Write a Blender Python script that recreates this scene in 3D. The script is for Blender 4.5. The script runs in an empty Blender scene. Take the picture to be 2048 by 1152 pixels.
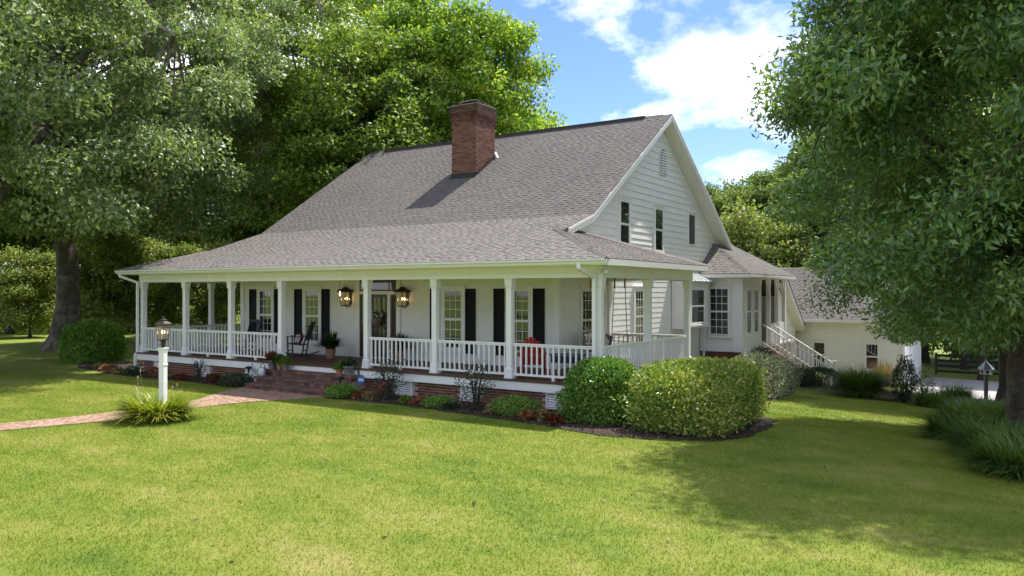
import bpy, math, random
import numpy as np
from mathutils import Vector, Matrix, Quaternion

# ------------------------------------------------------------------ camera
scene = bpy.context.scene
F_PX, YAW, PITCH = 1576.8, math.radians(-32.978), math.radians(0.259)
CAM = (8.319, -16.508, 2.173)          # house frame: porch deck is z = 0, porch front y = 0
cam_data = bpy.data.cameras.new("camera")
cam = bpy.data.objects.new("camera", cam_data)
scene.collection.objects.link(cam)
cam.location = CAM
cam.rotation_euler = (math.pi / 2 + PITCH, 0, -YAW)
cam_data.sensor_width = 36
cam_data.lens = F_PX / 2048 * 36
cam_data.clip_end = 2000
cam_data.clip_start = 0.1
scene.camera = cam
scene.render.resolution_x, scene.render.resolution_y = 1024, 576

# ------------------------------------------------------------------ light
SUN = Vector((0.12, 0.5, 1.0)).normalized()
world = bpy.data.worlds.new("World")
scene.world = world
world.use_nodes = True
wn, wl = world.node_tree.nodes, world.node_tree.links
bg = wn["Background"]
sky = wn.new("ShaderNodeTexSky")
sky.sky_type = 'NISHITA'
sky.sun_disc = False
sky.sun_elevation = math.asin(SUN.z)
sky.sun_rotation = math.atan2(SUN.x, SUN.y)
sky.air_density, sky.dust_density, sky.ozone_density = 1.0, 0.2, 1.2
tc = wn.new("ShaderNodeTexCoord")
sep = wn.new("ShaderNodeSeparateXYZ"); wl.new(tc.outputs["Generated"], sep.inputs[0])
def wmath(op, a, b=None, clamp=False):
    n = wn.new("ShaderNodeMath"); n.operation = op; n.use_clamp = clamp
    for i, v in enumerate((a, b)):
        if v is None: continue
        if isinstance(v, (int, float)): n.inputs[i].default_value = v
        else: wl.new(v, n.inputs[i])
    return n.outputs[0]
zc = wmath('ADD', wmath('MAXIMUM', sep.outputs[2], 0.0), 0.38)
comb = wn.new("ShaderNodeCombineXYZ")
wl.new(wmath('DIVIDE', sep.outputs[0], zc), comb.inputs[0])
wl.new(wmath('DIVIDE', sep.outputs[1], zc), comb.inputs[1])
cmap = wn.new("ShaderNodeMapping"); cmap.inputs["Location"].default_value = (3.192, -13.098, 1.96)
wl.new(comb.outputs[0], cmap.inputs[0])
cn1 = wn.new("ShaderNodeTexNoise"); cn1.inputs["Scale"].default_value = 3.0
cn1.inputs["Detail"].default_value = 9; cn1.inputs["Roughness"].default_value = 0.55
wl.new(cmap.outputs[0], cn1.inputs["Vector"])
crp = wn.new("ShaderNodeValToRGB")
crp.color_ramp.elements[0].position = 0.44; crp.color_ramp.elements[1].position = 0.60
wl.new(cn1.outputs["Fac"], crp.inputs[0])
cn2 = wn.new("ShaderNodeTexNoise"); cn2.inputs["Scale"].default_value = 6.0; cn2.inputs["Detail"].default_value = 6
wl.new(cmap.outputs[0], cn2.inputs["Vector"])
ccol = wn.new("ShaderNodeValToRGB")
ccol.color_ramp.elements[0].position = 0.36; ccol.color_ramp.elements[0].color = (3.0, 3.15, 3.5, 1)
ccol.color_ramp.elements[1].position = 0.66; ccol.color_ramp.elements[1].color = (5.6, 5.6, 5.6, 1)
wl.new(cn2.outputs["Fac"], ccol.inputs[0])
hsv = wn.new("ShaderNodeHueSaturation"); hsv.inputs["Saturation"].default_value = 1.0
wl.new(sky.outputs[0], hsv.inputs["Color"])
wmix = wn.new("ShaderNodeMix"); wmix.data_type = 'RGBA'
wl.new(wmath('MULTIPLY', crp.outputs[0], 0.95), wmix.inputs["Factor"])
tint = wn.new("ShaderNodeMix"); tint.data_type = 'RGBA'; tint.blend_type = 'MULTIPLY'; tint.inputs["Factor"].default_value = 1
wl.new(hsv.outputs[0], tint.inputs["A"]); tint.inputs["B"].default_value = (0.30, 0.345, 0.53, 1)
wl.new(tint.outputs["Result"], wmix.inputs["A"]); wl.new(ccol.outputs[0], wmix.inputs["B"])
wl.new(wmix.outputs["Result"], bg.inputs["Color"])
bg.inputs["Strength"].default_value = 0.14

sun_data = bpy.data.lights.new("sun", 'SUN')
sun_data.energy = 2.6
sun_data.angle = math.radians(0.55)
sun_data.color = (1.0, 0.955, 0.88)
sun = bpy.data.objects.new("sun", sun_data)
scene.collection.objects.link(sun)
sun.rotation_euler = (-SUN).to_track_quat('-Z', 'Y').to_euler()
sun.location = (0, 0, 60)

vs = scene.view_settings
vs.view_transform = 'Standard'
vs.look = 'None'
vs.gamma = 1.0
vs.use_curve_mapping = False
vs.exposure = 1.70

# ------------------------------------------------------------------ helpers
RND = random.Random(7)
GZ = -0.72
def ray(px, py):
    r = (px - 1024) / F_PX; u = -(py - 576) / F_PX
    fw = math.cos(PITCH) - u * math.sin(PITCH); up = math.sin(PITCH) + u * math.cos(PITCH)
    return (r * math.cos(YAW) + fw * math.sin(YAW), -r * math.sin(YAW) + fw * math.cos(YAW), up)
def on_z(px, py, z=GZ):
    d = ray(px, py); t = (z - CAM[2]) / d[2]
    return Vector((CAM[0] + t * d[0], CAM[1] + t * d[1], z))
def at_depth(px, py, depth):
    d = ray(px, py); t = depth / (d[0] * math.sin(YAW) + d[1] * math.cos(YAW))
    return Vector((CAM[0] + t * d[0], CAM[1] + t * d[1], CAM[2] + t * d[2]))
def smooth(a, b, x):
    t = np.clip((np.asarray(x, float) - a) / (b - a), 0, 1)
    return t * t * (3 - 2 * t)
def ground_z(x, y):
    x = np.asarray(x, float); y = np.asarray(y, float)
    g = smooth(-6, 4, x)
    drop = 0.075 * np.maximum(0, y - 1) + 0.05 * np.maximum(0, x - 4) * smooth(-4, 6, y)
    drop = 2.3 * (1 - np.exp(-drop / 2.3 * (1 + 0.25 * drop)))
    und = 0.03 * np.sin(x * 0.21 + 1) * np.sin(y * 0.17) * smooth(6, 14, np.abs(y + 4))
    return GZ - g * drop + und
def gz(x, y): return float(ground_z(x, y))
def on_ground(px, py):
    z = GZ
    for _ in range(12):
        p = on_z(px, py, z); z = gz(p.x, p.y)
    return p

COL = scene.collection
def link(o): COL.objects.link(o); return o
def props(o, label=None, cat=None, group=None, kind=None):
    if label: o["label"] = label
    if cat: o["category"] = cat
    if group: o["group"] = group
    if kind: o["kind"] = kind
    return o
def new_mesh(name, verts, faces, mat=None, smooth_=False):
    m = bpy.data.meshes.new(name)
    m.from_pydata([tuple(v) for v in verts], [], faces)
    if mat: m.materials.append(mat)
    if smooth_:
        m.polygons.foreach_set("use_smooth", [True] * len(m.polygons))
    m.update()
    return m
def thing(name, label, cat, loc=(0, 0, 0), rotz=0, group=None, scale=1):
    o = bpy.data.objects.new(name, None)
    o.empty_display_size = 0.2
    o.location = loc; o.rotation_euler = (0, 0, rotz); o.scale = (scale,) * 3
    link(o)
    return props(o, label, cat, group)

class MB:
    def __init__(self): self.v = []; self.f = []
    def add(self, vs_, fs):
        n = len(self.v); self.v += [tuple(v) for v in vs_]
        self.f += [tuple(i + n for i in f) for f in fs]; return self
    def box(self, x0, y0, z0, x1, y1, z1):
        if x0 > x1: x0, x1 = x1, x0
        if y0 > y1: y0, y1 = y1, y0
        if z0 > z1: z0, z1 = z1, z0
        return self.hexa([(x0, y0, z0), (x1, y0, z0), (x1, y1, z0), (x0, y1, z0), (x0, y0, z1), (x1, y0, z1), (x1, y1, z1), (x0, y1, z1)])
    def hexa(self, p):
        return self.add(p, [(0, 3, 2, 1), (4, 5, 6, 7), (0, 1, 5, 4), (1, 2, 6, 5), (2, 3, 7, 6), (3, 0, 4, 7)])
    def bar(self, a, b, w, h, up=(0, 0, 1)):
        a = Vector(a); b = Vector(b); d = (b - a).normalized()
        s = d.cross(Vector(up))
        if s.length < 1e-4: s = Vector((1, 0, 0))
        s.normalize(); u = s.cross(d)
        s *= w / 2; u *= h / 2
        return self.hexa([a - s - u, a + s - u, b + s - u, b - s - u, a - s + u, a + s + u, b + s + u, b - s + u])
    def quad(self, *p): return self.add(p, [tuple(range(len(p)))])
    def prism(self, poly, off):
        n = len(poly); o = Vector(off)
        a = [Vector(p) for p in poly]; b = [p + o for p in a]
        fs = [tuple(range(n))[::-1], tuple(range(n, 2 * n))]
        fs += [(i, (i + 1) % n, (i + 1) % n + n, i + n) for i in range(n)]
        return self.add(a + b, fs)
    def lathe(self, prof, c=(0, 0, 0), n=16, ang=0.0):
        vs_ = []; fs = []
        for r, z in prof:
            for i in range(n):
                t = ang + 2 * math.pi * i / n
                vs_.append((c[0] + r * math.cos(t), c[1] + r * math.sin(t), c[2] + z))
        for j in range(len(prof) - 1):
            for i in range(n):
                k = (i + 1) % n
                fs.append((j * n + i, j * n + k, (j + 1) * n + k, (j + 1) * n + i))
        fs.append(tuple(range(n))[::-1]); fs.append(tuple(range((len(prof) - 1) * n, len(prof) * n)))
        return self.add(vs_, fs)
    def tube(self, pts, rad, n=8, cap=True):
        pts = [Vector(p) for p in pts]; vs_ = []; fs = []
        if not hasattr(rad, '__len__'): rad = [rad] * len(pts)
        prev = None
        for i, p in enumerate(pts):
            d = (pts[min(i + 1, len(pts) - 1)] - pts[max(i - 1, 0)]).normalized()
            s = d.cross(Vector((0, 0, 1))) if prev is None else prev - d * prev.dot(d)
            if s.length < 1e-3: s = d.cross(Vector((1, 0, 0)))
            s.normalize(); u = d.cross(s); prev = s
            for k in range(n):
                t = 2 * math.pi * k / n
                vs_.append(p + (s * math.cos(t) + u * math.sin(t)) * rad[i])
        for j in range(len(pts) - 1):
            for i in range(n):
                k = (i + 1) % n
                fs.append((j * n + i, j * n + k, (j + 1) * n + k, (j + 1) * n + i))
        if cap:
            fs.append(tuple(range(n))[::-1]); fs.append(tuple(range((len(pts) - 1) * n, len(pts) * n)))
        return self.add(vs_, fs)
    def build(self, name, mat, parent=None, smooth_=False, kind=None, label=None, cat=None, group=None, bevel=0):
        m = new_mesh(name, self.v, self.f, mat, smooth_)
        o = bpy.data.objects.new(name, m); link(o)
        if parent is not None: attach(o, parent)
        if bevel:
            b = o.modifiers.new("bevel", 'BEVEL'); b.width = bevel; b.segments = 2; b.limit_method = 'ANGLE'
        return props(o, label, cat, group, kind)

INV = {}
def attach(o, parent):
    o.parent = parent
    if parent.name in INV: o.matrix_parent_inverse = INV[parent.name]
    return o
def inst(mesh, name, loc, parent, scale=(1, 1, 1), rotz=0, rot=None):
    o = bpy.data.objects.new(name, mesh); link(o)
    o.location = loc; o.scale = scale
    o.rotation_euler = rot if rot else (0, 0, rotz)
    attach(o, parent)
    return o
def copy_tree(root, loc, rotz=0, scale=1, label=None, group=None):
    r = root.copy(); link(r); r.location = loc; r.rotation_euler = (0, 0, rotz)
    r.scale = scale if hasattr(scale, '__len__') else (scale,) * 3
    if label: r["label"] = label
    if group: r["group"] = group
    for ch in list(root.children):
        c = ch.copy(); link(c); c.parent = r
        for g in list(ch.children):
            d = g.copy(); link(d); d.parent = c
    return r

# ------------------------------------------------------------------ materials
def mat_new(name):
    m = bpy.data.materials.new(name); m.use_nodes = True
    return m, m.node_tree.nodes, m.node_tree.links, m.node_tree.nodes["Principled BSDF"]
def set_ramp(r, stops):
    el = r.color_ramp.elements
    while len(el) < len(stops): el.new(0.5)
    for e, (p, c) in zip(el, stops): e.position = p; e.color = (*c, 1)
def simple(name, col, rough=0.5, var=0.08, scale=6.0, metal=0.0, bump=0.0, bscale=40, spec=0.5, dirt=None, dirt_amt=0.0):
    m, n, l, b = mat_new(name)
    b.inputs["Roughness"].default_value = rough; b.inputs["Metallic"].default_value = metal
    b.inputs["Specular IOR Level"].default_value = spec
    t = n.new("ShaderNodeTexCoord")
    nz = n.new("ShaderNodeTexNoise"); nz.inputs["Scale"].default_value = scale; nz.inputs["Detail"].default_value = 6
    l.new(t.outputs["Object"], nz.inputs["Vector"])
    r = n.new("ShaderNodeValToRGB")
    lo = tuple(max(0, c * (1 - var)) for c in col); hi = tuple(min(1, c * (1 + var)) for c in col)
    set_ramp(r, [(0.3, lo), (0.7, hi)])
    l.new(nz.outputs["Fac"], r.inputs[0])
    out = r.outputs[0]
    if dirt:
        nd = n.new("ShaderNodeTexNoise"); nd.inputs["Scale"].default_value = scale * 0.4; nd.inputs["Detail"].default_value = 8
        nd.inputs["Roughness"].default_value = 0.7
        l.new(t.outputs["Object"], nd.inputs["Vector"])
        rd = n.new("ShaderNodeValToRGB"); set_ramp(rd, [(0.48, (0, 0, 0)), (0.75, (dirt_amt,) * 3)])
        l.new(nd.outputs["Fac"], rd.inputs[0])
        mx = n.new("ShaderNodeMix"); mx.data_type = 'RGBA'
        l.new(rd.outputs[0], mx.inputs["Factor"]); l.new(out, mx.inputs["A"]); mx.inputs["B"].default_value = (*dirt, 1)
        out = mx.outputs["Result"]
    l.new(out, b.inputs["Base Color"])
    if bump:
        nb = n.new("ShaderNodeTexNoise"); nb.inputs["Scale"].default_value = bscale; nb.inputs["Detail"].default_value = 5
        l.new(t.outputs["Object"], nb.inputs["Vector"])
        bp = n.new("ShaderNodeBump"); bp.inputs["Strength"].default_value = bump; bp.inputs["Distance"].default_value = 0.02
        l.new(nb.outputs["Fac"], bp.inputs["Height"]); l.new(bp.outputs[0], b.inputs["Normal"])
    return m
def islands(name, stops, rough=0.8, bump=0.3, bscale=60, obj_random=False, spec=0.3, soot=None, patch=None):
    """each loose piece takes its own colour from the ramp"""
    m, n, l, b = mat_new(name)
    b.inputs["Roughness"].default_value = rough; b.inputs["Specular IOR Level"].default_value = spec
    if obj_random:
        g = n.new("ShaderNodeObjectInfo"); rnd = g.outputs["Random"]
    else:
        g = n.new("ShaderNodeNewGeometry"); rnd = g.outputs["Random Per Island"]
    r = n.new("ShaderNodeValToRGB"); set_ramp(r, stops)
    l.new(rnd, r.inputs[0])
    t = n.new("ShaderNodeTexCoord")
    nz = n.new("ShaderNodeTexNoise"); nz.inputs["Scale"].default_value = bscale; nz.inputs["Detail"].default_value = 4
    l.new(t.outputs["Object"], nz.inputs["Vector"])
    mr = n.new("ShaderNodeMapRange"); mr.inputs["To Min"].default_value = 0.75; mr.inputs["To Max"].default_value = 1.25
    l.new(nz.outputs["Fac"], mr.inputs["Value"])
    mx = n.new("ShaderNodeMix"); mx.data_type = 'RGBA'; mx.blend_type = 'MULTIPLY'; mx.inputs["Factor"].default_value = 1
    l.new(r.outputs[0], mx.inputs["A"]); l.new(mr.outputs[0], mx.inputs["B"])
    out = mx.outputs["Result"]
    if patch:
        scale, amount, col = patch
        n2 = n.new("ShaderNodeTexNoise"); n2.inputs["Scale"].default_value = scale; n2.inputs["Detail"].default_value = 5
        l.new(t.outputs["Object"], n2.inputs["Vector"])
        r2 = n.new("ShaderNodeValToRGB"); set_ramp(r2, [(0.45, (0, 0, 0)), (0.7, (amount,) * 3)])
        l.new(n2.outputs["Fac"], r2.inputs[0])
        m2 = n.new("ShaderNodeMix"); m2.data_type = 'RGBA'
        l.new(r2.outputs[0], m2.inputs["Factor"]); l.new(out, m2.inputs["A"]); m2.inputs["B"].default_value = (*col, 1)
        out = m2.outputs["Result"]
    if soot:
        z0, z1, col = soot
        sp = n.new("ShaderNodeSeparateXYZ"); l.new(t.outputs["Object"], sp.inputs[0])
        m3 = n.new("ShaderNodeMapRange"); m3.inputs["From Min"].default_value = z0; m3.inputs["From Max"].default_value = z1
        l.new(sp.outputs[2], m3.inputs["Value"])
        n3 = n.new("ShaderNodeTexNoise"); n3.inputs["Scale"].default_value = 2.5; n3.inputs["Detail"].default_value = 6
        l.new(t.outputs["Object"], n3.inputs["Vector"])
        mm = n.new("ShaderNodeMath"); mm.operation = 'MULTIPLY'; l.new(m3.outputs[0], mm.inputs[0]); l.new(n3.outputs["Fac"], mm.inputs[1])
        m4 = n.new("ShaderNodeMath"); m4.operation = 'MULTIPLY'; m4.use_clamp = True; l.new(mm.outputs[0], m4.inputs[0]); m4.inputs[1].default_value = 1.7
        m5 = n.new("ShaderNodeMix"); m5.data_type = 'RGBA'
        l.new(m4.outputs[0], m5.inputs["Factor"]); l.new(out, m5.inputs["A"]); m5.inputs["B"].default_value = (*col, 1)
        out = m5.outputs["Result"]
    l.new(out, b.inputs["Base Color"])
    if bump:
        bp = n.new("ShaderNodeBump"); bp.inputs["Strength"].default_value = bump; bp.inputs["Distance"].default_value = 0.01
        l.new(nz.outputs["Fac"], bp.inputs["Height"]); l.new(bp.outputs[0], b.inputs["Normal"])
    return m
def leafmat(name, stops, trans=0.4, rough=0.45, spec=0.35, tint=(1.3, 1.35, 0.65)):
    m, n, l, b = mat_new(name)
    b.inputs["Roughness"].default_value = rough; b.inputs["Specular IOR Level"].default_value = spec
    g = n.new("ShaderNodeNewGeometry")
    r = n.new("ShaderNodeValToRGB"); set_ramp(r, stops)
    t = n.new("ShaderNodeTexCoord")
    nz = n.new("ShaderNodeTexNoise"); nz.inputs["Scale"].default_value = 0.6; nz.inputs["Detail"].default_value = 3
    l.new(t.outputs["Object"], nz.inputs["Vector"])
    mth = n.new("ShaderNodeMath"); mth.operation = 'MULTIPLY_ADD'
    l.new(nz.outputs["Fac"], mth.inputs[0]); mth.inputs[1].default_value = 0.9
    sub = n.new("ShaderNodeMath"); sub.operation = 'MULTIPLY_ADD'; l.new(g.outputs["Random Per Island"], sub.inputs[0])
    sub.inputs[1].default_value = 0.75; sub.inputs[2].default_value = -0.33
    l.new(sub.outputs[0], mth.inputs[2]); l.new(mth.outputs[0], r.inputs[0])
    l.new(r.outputs[0], b.inputs["Base Color"])
    tr = n.new("ShaderNodeBsdfTranslucent")
    mx = n.new("ShaderNodeMix"); mx.data_type = 'RGBA'; mx.blend_type = 'MULTIPLY'; mx.inputs["Factor"].default_value = 1
    l.new(r.outputs[0], mx.inputs["A"]); mx.inputs["B"].default_value = (*tint, 1)
    l.new(mx.outputs["Result"], tr.inputs[0])
    ms = n.new("ShaderNodeMixShader"); ms.inputs[0].default_value = trans
    l.new(b.outputs[0], ms.inputs[1]); l.new(tr.outputs[0], ms.inputs[2])
    l.new(ms.outputs[0], n["Material Output"].inputs[0])
    return m
def emit(name, col, strength):
    m, n, l, b = mat_new(name)
    b.inputs["Base Color"].default_value = (*col, 1)
    b.inputs["Emission Color"].default_value = (*col, 1); b.inputs["Emission Strength"].default_value = strength
    return m
def glass_dark(name, tint, rough=0.02, ior=1.9):
    m, n, l, b = mat_new(name)
    t = n.new("ShaderNodeTexCoord")
    nz = n.new("ShaderNodeTexNoise"); nz.inputs["Scale"].default_value = 1.3; nz.inputs["Detail"].default_value = 3
    l.new(t.outputs["Object"], nz.inputs["Vector"])
    r = n.new("ShaderNodeValToRGB"); set_ramp(r, [(0.35, tuple(c * 0.5 for c in tint)), (0.7, tint)])
    l.new(nz.outputs["Fac"], r.inputs[0]); l.new(r.outputs[0], b.inputs["Base Color"])
    bp = n.new("ShaderNodeBump"); bp.inputs["Strength"].default_value = 0.04; bp.inputs["Distance"].default_value = 0.02
    l.new(nz.outputs["Fac"], bp.inputs["Height"]); l.new(bp.outputs[0], b.inputs["Normal"])
    b.inputs["Roughness"].default_value = rough; b.inputs["IOR"].default_value = ior
    return m
def clear_glass(name, tint=(0.9, 0.9, 0.88)):
    m, n, l, b = mat_new(name)
    tr = n.new("ShaderNodeBsdfTransparent"); tr.inputs[0].default_value = (*tint, 1)
    gl = n.new("ShaderNodeBsdfGlossy"); gl.inputs["Roughness"].default_value = 0.05
    ms = n.new("ShaderNodeMixShader"); ms.inputs[0].default_value = 0.12
    l.new(tr.outputs[0], ms.inputs[1]); l.new(gl.outputs[0], ms.inputs[2]); l.new(ms.outputs[0], n["Material Output"].inputs[0])
    return m

M = {}
M['siding'] = simple('white_siding', (0.82, 0.80, 0.75), 0.55, 0.035, 3, bump=0.12, bscale=25, dirt=(0.55, 0.53, 0.47), dirt_amt=0.16)
M['trim'] = simple('white_trim', (0.83, 0.82, 0.79), 0.42, 0.03, 4, dirt=(0.6, 0.58, 0.52), dirt_amt=0.14)
M['gutter'] = simple('gutter_white', (0.79, 0.785, 0.75), 0.35, 0.03, 2, dirt=(0.5, 0.48, 0.4), dirt_amt=0.15)
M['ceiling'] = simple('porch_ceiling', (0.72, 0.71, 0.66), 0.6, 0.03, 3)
M['shutter'] = simple('black_shutter', (0.007, 0.007, 0.009), 0.6, 0.15, 8, spec=0.2)
M['glass'] = glass_dark('window_glass', (0.03, 0.034, 0.034))
M['glass_side'] = glass_dark('side_window_glass', (0.03, 0.032, 0.035), ior=1.8)
M['screen'] = simple('insect_screen', (0.06, 0.06, 0.06), 0.8, 0.1, 20)
M['curtain'] = simple('curtain', (0.35, 0.33, 0.28), 0.9, 0.1, 8)
M['brick'] = islands('red_brick', [(0, (0.115, 0.040, 0.028)), (0.4, (0.196, 0.071, 0.046)), (0.75, (0.247, 0.098, 0.063)), (1, (0.138, 0.063, 0.052))], 0.85, 0.4, 50, obj_random=True)
M['bricks'] = islands('red_bricks', [(0, (0.115, 0.040, 0.028)), (0.4, (0.196, 0.071, 0.046)), (0.75, (0.247, 0.098, 0.063)), (1, (0.138, 0.063, 0.052))], 0.85, 0.4, 50)
M['chimney'] = islands('chimney_bricks', [(0, (0.108, 0.045, 0.032)), (0.45, (0.189, 0.084, 0.056)), (0.8, (0.252, 0.117, 0.076)), (1, (0.126, 0.068, 0.056))], 0.9, 0.4, 50, soot=(8.2, 9.2, (0.035, 0.02, 0.016)))
M['steps'] = islands('step_bricks', [(0, (0.098, 0.049, 0.039)), (0.5, (0.161, 0.085, 0.065)), (1, (0.218, 0.127, 0.101))], 0.85, 0.4, 50)
M['path'] = islands('path_bricks', [(0, (0.22, 0.125, 0.085)), (0.5, (0.31, 0.185, 0.13)), (1, (0.38, 0.25, 0.185))], 0.9, 0.5, 40, patch=(0.9, 0.45, (0.34, 0.27, 0.2)))
M['mortar'] = simple('mortar', (0.46, 0.40, 0.33), 0.95, 0.15, 20, bump=0.3)
M['mortar_dark'] = simple('chimney_mortar', (0.36, 0.28, 0.22), 0.95, 0.2, 10, bump=0.3)
SH = [(0, (0.117, 0.107, 0.101)), (0.5, (0.139, 0.126, 0.117)), (0.95, (0.158, 0.143, 0.131)), (1, (0.122, 0.117, 0.116))]
M['shingle'] = islands('roof_shingles', SH, 0.95, 0.5, 90, spec=0.15, patch=(0.35, 0.5, (0.105, 0.098, 0.092)))
SH2 = [(0, (0.146, 0.136, 0.128)), (0.5, (0.178, 0.163, 0.152)), (0.88, (0.2, 0.182, 0.168)), (0.95, (0.215, 0.175, 0.142)), (1, (0.16, 0.164, 0.168))]
M['shingle_porch'] = islands('porch_shingles', SH2, 0.95, 0.5, 90, spec=0.15, patch=(0.5, 0.3, (0.205, 0.18, 0.162)))
M['roof_deck'] = simple('roof_felt', (0.05, 0.046, 0.045), 0.95, 0.1, 10)
M['ridge'] = simple('ridge_vent', (0.07, 0.06, 0.055), 0.9, 0.2, 15)
M['flashing'] = simple('flashing', (0.05, 0.05, 0.055), 0.5, 0.2, 10, metal=0.4)
M['flash_bright'] = simple('flashing_bright', (0.55, 0.5, 0.52), 0.4, 0.1, 10, metal=0.3)
M['metal_roof'] = simple('standing_seam', (0.55, 0.57, 0.57), 0.35, 0.06, 5, metal=0.5)
M['deck'] = islands('porch_floor', [(0, (0.085, 0.042, 0.03)), (1, (0.115, 0.058, 0.042))], 0.55, 0.15, 30)
M['door'] = simple('stained_door', (0.045, 0.02, 0.011), 0.35, 0.3, 14)
M['door_glass'] = glass_dark('door_glass', (0.10, 0.09, 0.06), 0.04)
M['black_metal'] = simple('black_iron', (0.014, 0.013, 0.012), 0.45, 0.2, 20, metal=0.5)
M['bronze'] = simple('aged_bronze', (0.10, 0.085, 0.07), 0.4, 0.25, 20, metal=0.8)
M['bulb'] = emit('candle_bulb', (1.0, 0.6, 0.26), 5)
M['frost'] = emit('warm_glass', (0.62, 0.5, 0.34), 0.12)
M['lantern_glass'] = clear_glass('lantern_glass', (0.95, 0.9, 0.82))
M['galv'] = simple('galvanised', (0.42, 0.46, 0.47), 0.42, 0.15, 12, metal=0.7)
M['terracotta'] = simple('terracotta', (0.42, 0.22, 0.14), 0.8, 0.12, 14)
M['red_paint'] = simple('red_paint', (0.42, 0.022, 0.028), 0.45, 0.12, 8)
M['black_paint'] = simple('black_paint', (0.011, 0.011, 0.013), 0.4, 0.15, 8)
M['navy'] = simple('navy_fabric', (0.022, 0.03, 0.065), 0.85, 0.15, 30, bump=0.2)
M['red_fabric'] = simple('red_fabric', (0.33, 0.022, 0.03), 0.9, 0.12, 30, bump=0.2)
M['cream_fabric'] = simple('cream_fabric', (0.66, 0.6, 0.5), 0.9, 0.06, 30, bump=0.2)
M['grey_fabric'] = simple('grey_fabric', (0.13, 0.13, 0.145), 0.9, 0.1, 30, bump=0.2)
M['rope'] = simple('rope', (0.32, 0.19, 0.10), 0.9, 0.15, 30)
M['post_wood'] = simple('grey_wood', (0.16, 0.13, 0.10), 0.85, 0.2, 14)
M['fence_wood'] = simple('dark_fence', (0.02, 0.018, 0.016), 0.8, 0.2, 14)
M['zinc'] = simple('zinc_roof', (0.5, 0.5, 0.55), 0.35, 0.1, 12, metal=0.6)
M['sign_blue'] = simple('sign_blue', (0.03, 0.10, 0.33), 0.4, 0.05, 5)
M['sign_white'] = simple('sign_white', (0.8, 0.8, 0.8), 0.4, 0.02, 5)
M['bamboo'] = simple('stake', (0.33, 0.25, 0.13), 0.8, 0.1, 10)
M['asphalt'] = simple('driveway_gravel', (0.33, 0.31, 0.30), 0.95, 0.2, 25, bump=0.5, bscale=60)
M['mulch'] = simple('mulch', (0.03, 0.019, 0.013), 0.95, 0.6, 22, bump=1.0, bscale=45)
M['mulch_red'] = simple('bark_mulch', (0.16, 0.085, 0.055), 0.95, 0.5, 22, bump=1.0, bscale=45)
M['chips'] = islands('bark_chips', [(0, (0.03, 0.018, 0.012)), (0.6, (0.09, 0.05, 0.03)), (1, (0.2, 0.12, 0.075))], 0.9, 0)
M['soil'] = simple('potting_soil', (0.03, 0.02, 0.014), 0.95, 0.4, 30)
M['bark'] = simple('oak_bark', (0.085, 0.066, 0.05), 0.95, 0.45, 4, bump=1.0, bscale=11, dirt=(0.30, 0.30, 0.235), dirt_amt=0.75)
M['bark_dark'] = simple('dark_bark', (0.05, 0.038, 0.028), 0.95, 0.4, 5, bump=1.0, bscale=14)
M['bark_pale'] = simple('pale_bark', (0.22, 0.19, 0.145), 0.9, 0.35, 3, bump=0.6, bscale=10)
M['concrete'] = simple('concrete', (0.5, 0.47, 0.42), 0.9, 0.12, 10, bump=0.2)
M['leaf_oak'] = leafmat('oak_leaves', [(0.1, (0.088, 0.142, 0.057)), (0.5, (0.182, 0.259, 0.103)), (0.9, (0.367, 0.421, 0.195))], 0.38, 0.45, 0.5)
M['leaf_mid'] = leafmat('poplar_leaves', [(0.1, (0.091, 0.167, 0.035)), (0.5, (0.194, 0.296, 0.051)), (0.9, (0.359, 0.414, 0.070))], 0.42, 0.45, 0.35)
M['leaf_maple'] = leafmat('maple_leaves', [(0.1, (0.105, 0.200, 0.034)), (0.5, (0.217, 0.349, 0.050)), (0.85, (0.391, 0.478, 0.069)), (1.0, (0.541, 0.454, 0.069))], 0.52, 0.45, 0.35)
M['leaf_gum'] = leafmat('gum_leaves', [(0.1, (0.068, 0.151, 0.062)), (0.55, (0.143, 0.247, 0.089)), (0.95, (0.310, 0.378, 0.130))], 0.32, 0.38, 0.5, (1.5, 1.6, 0.45))
M['leaf_back'] = leafmat('woodland_leaves', [(0.1, (0.066, 0.114, 0.033)), (0.5, (0.139, 0.216, 0.052)), (0.9, (0.301, 0.349, 0.086))], 0.42, 0.5, 0.3)
M['leaf_dark'] = leafmat('understorey_leaves', [(0.1, (0.060, 0.117, 0.031)), (0.5, (0.138, 0.217, 0.046)), (0.9, (0.303, 0.350, 0.078))], 0.35, 0.5, 0.35)
M['leaf_yellow'] = leafmat('sunny_shrub_leaves', [(0.1, (0.092, 0.155, 0.037)), (0.5, (0.223, 0.282, 0.068)), (0.9, (0.391, 0.383, 0.136))], 0.42, 0.5, 0.3)
M['leaf_box'] = leafmat('boxwood_leaves', [(0.1, (0.062, 0.154, 0.023)), (0.5, (0.120, 0.261, 0.037)), (0.9, (0.257, 0.342, 0.067))], 0.3, 0.32, 0.6)
M['leaf_abelia'] = leafmat('abelia_leaves', [(0.1, (0.091, 0.191, 0.025)), (0.45, (0.204, 0.300, 0.042)), (0.75, (0.407, 0.413, 0.080)), (0.95, (0.611, 0.524, 0.195))], 0.3, 0.38, 0.5)
M['leaf_bush'] = leafmat('rounded_shrub_leaves', [(0.1, (0.068, 0.163, 0.022)), (0.5, (0.144, 0.285, 0.037)), (0.9, (0.247, 0.380, 0.068))], 0.35, 0.45, 0.35)
M['leaf_var'] = leafmat('variegated_leaves', [(0.1, (0.066, 0.105, 0.044)), (0.45, (0.176, 0.209, 0.110)), (0.8, (0.440, 0.429, 0.308))], 0.3, 0.4, 0.4, (1.2, 1.3, 0.8))
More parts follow.
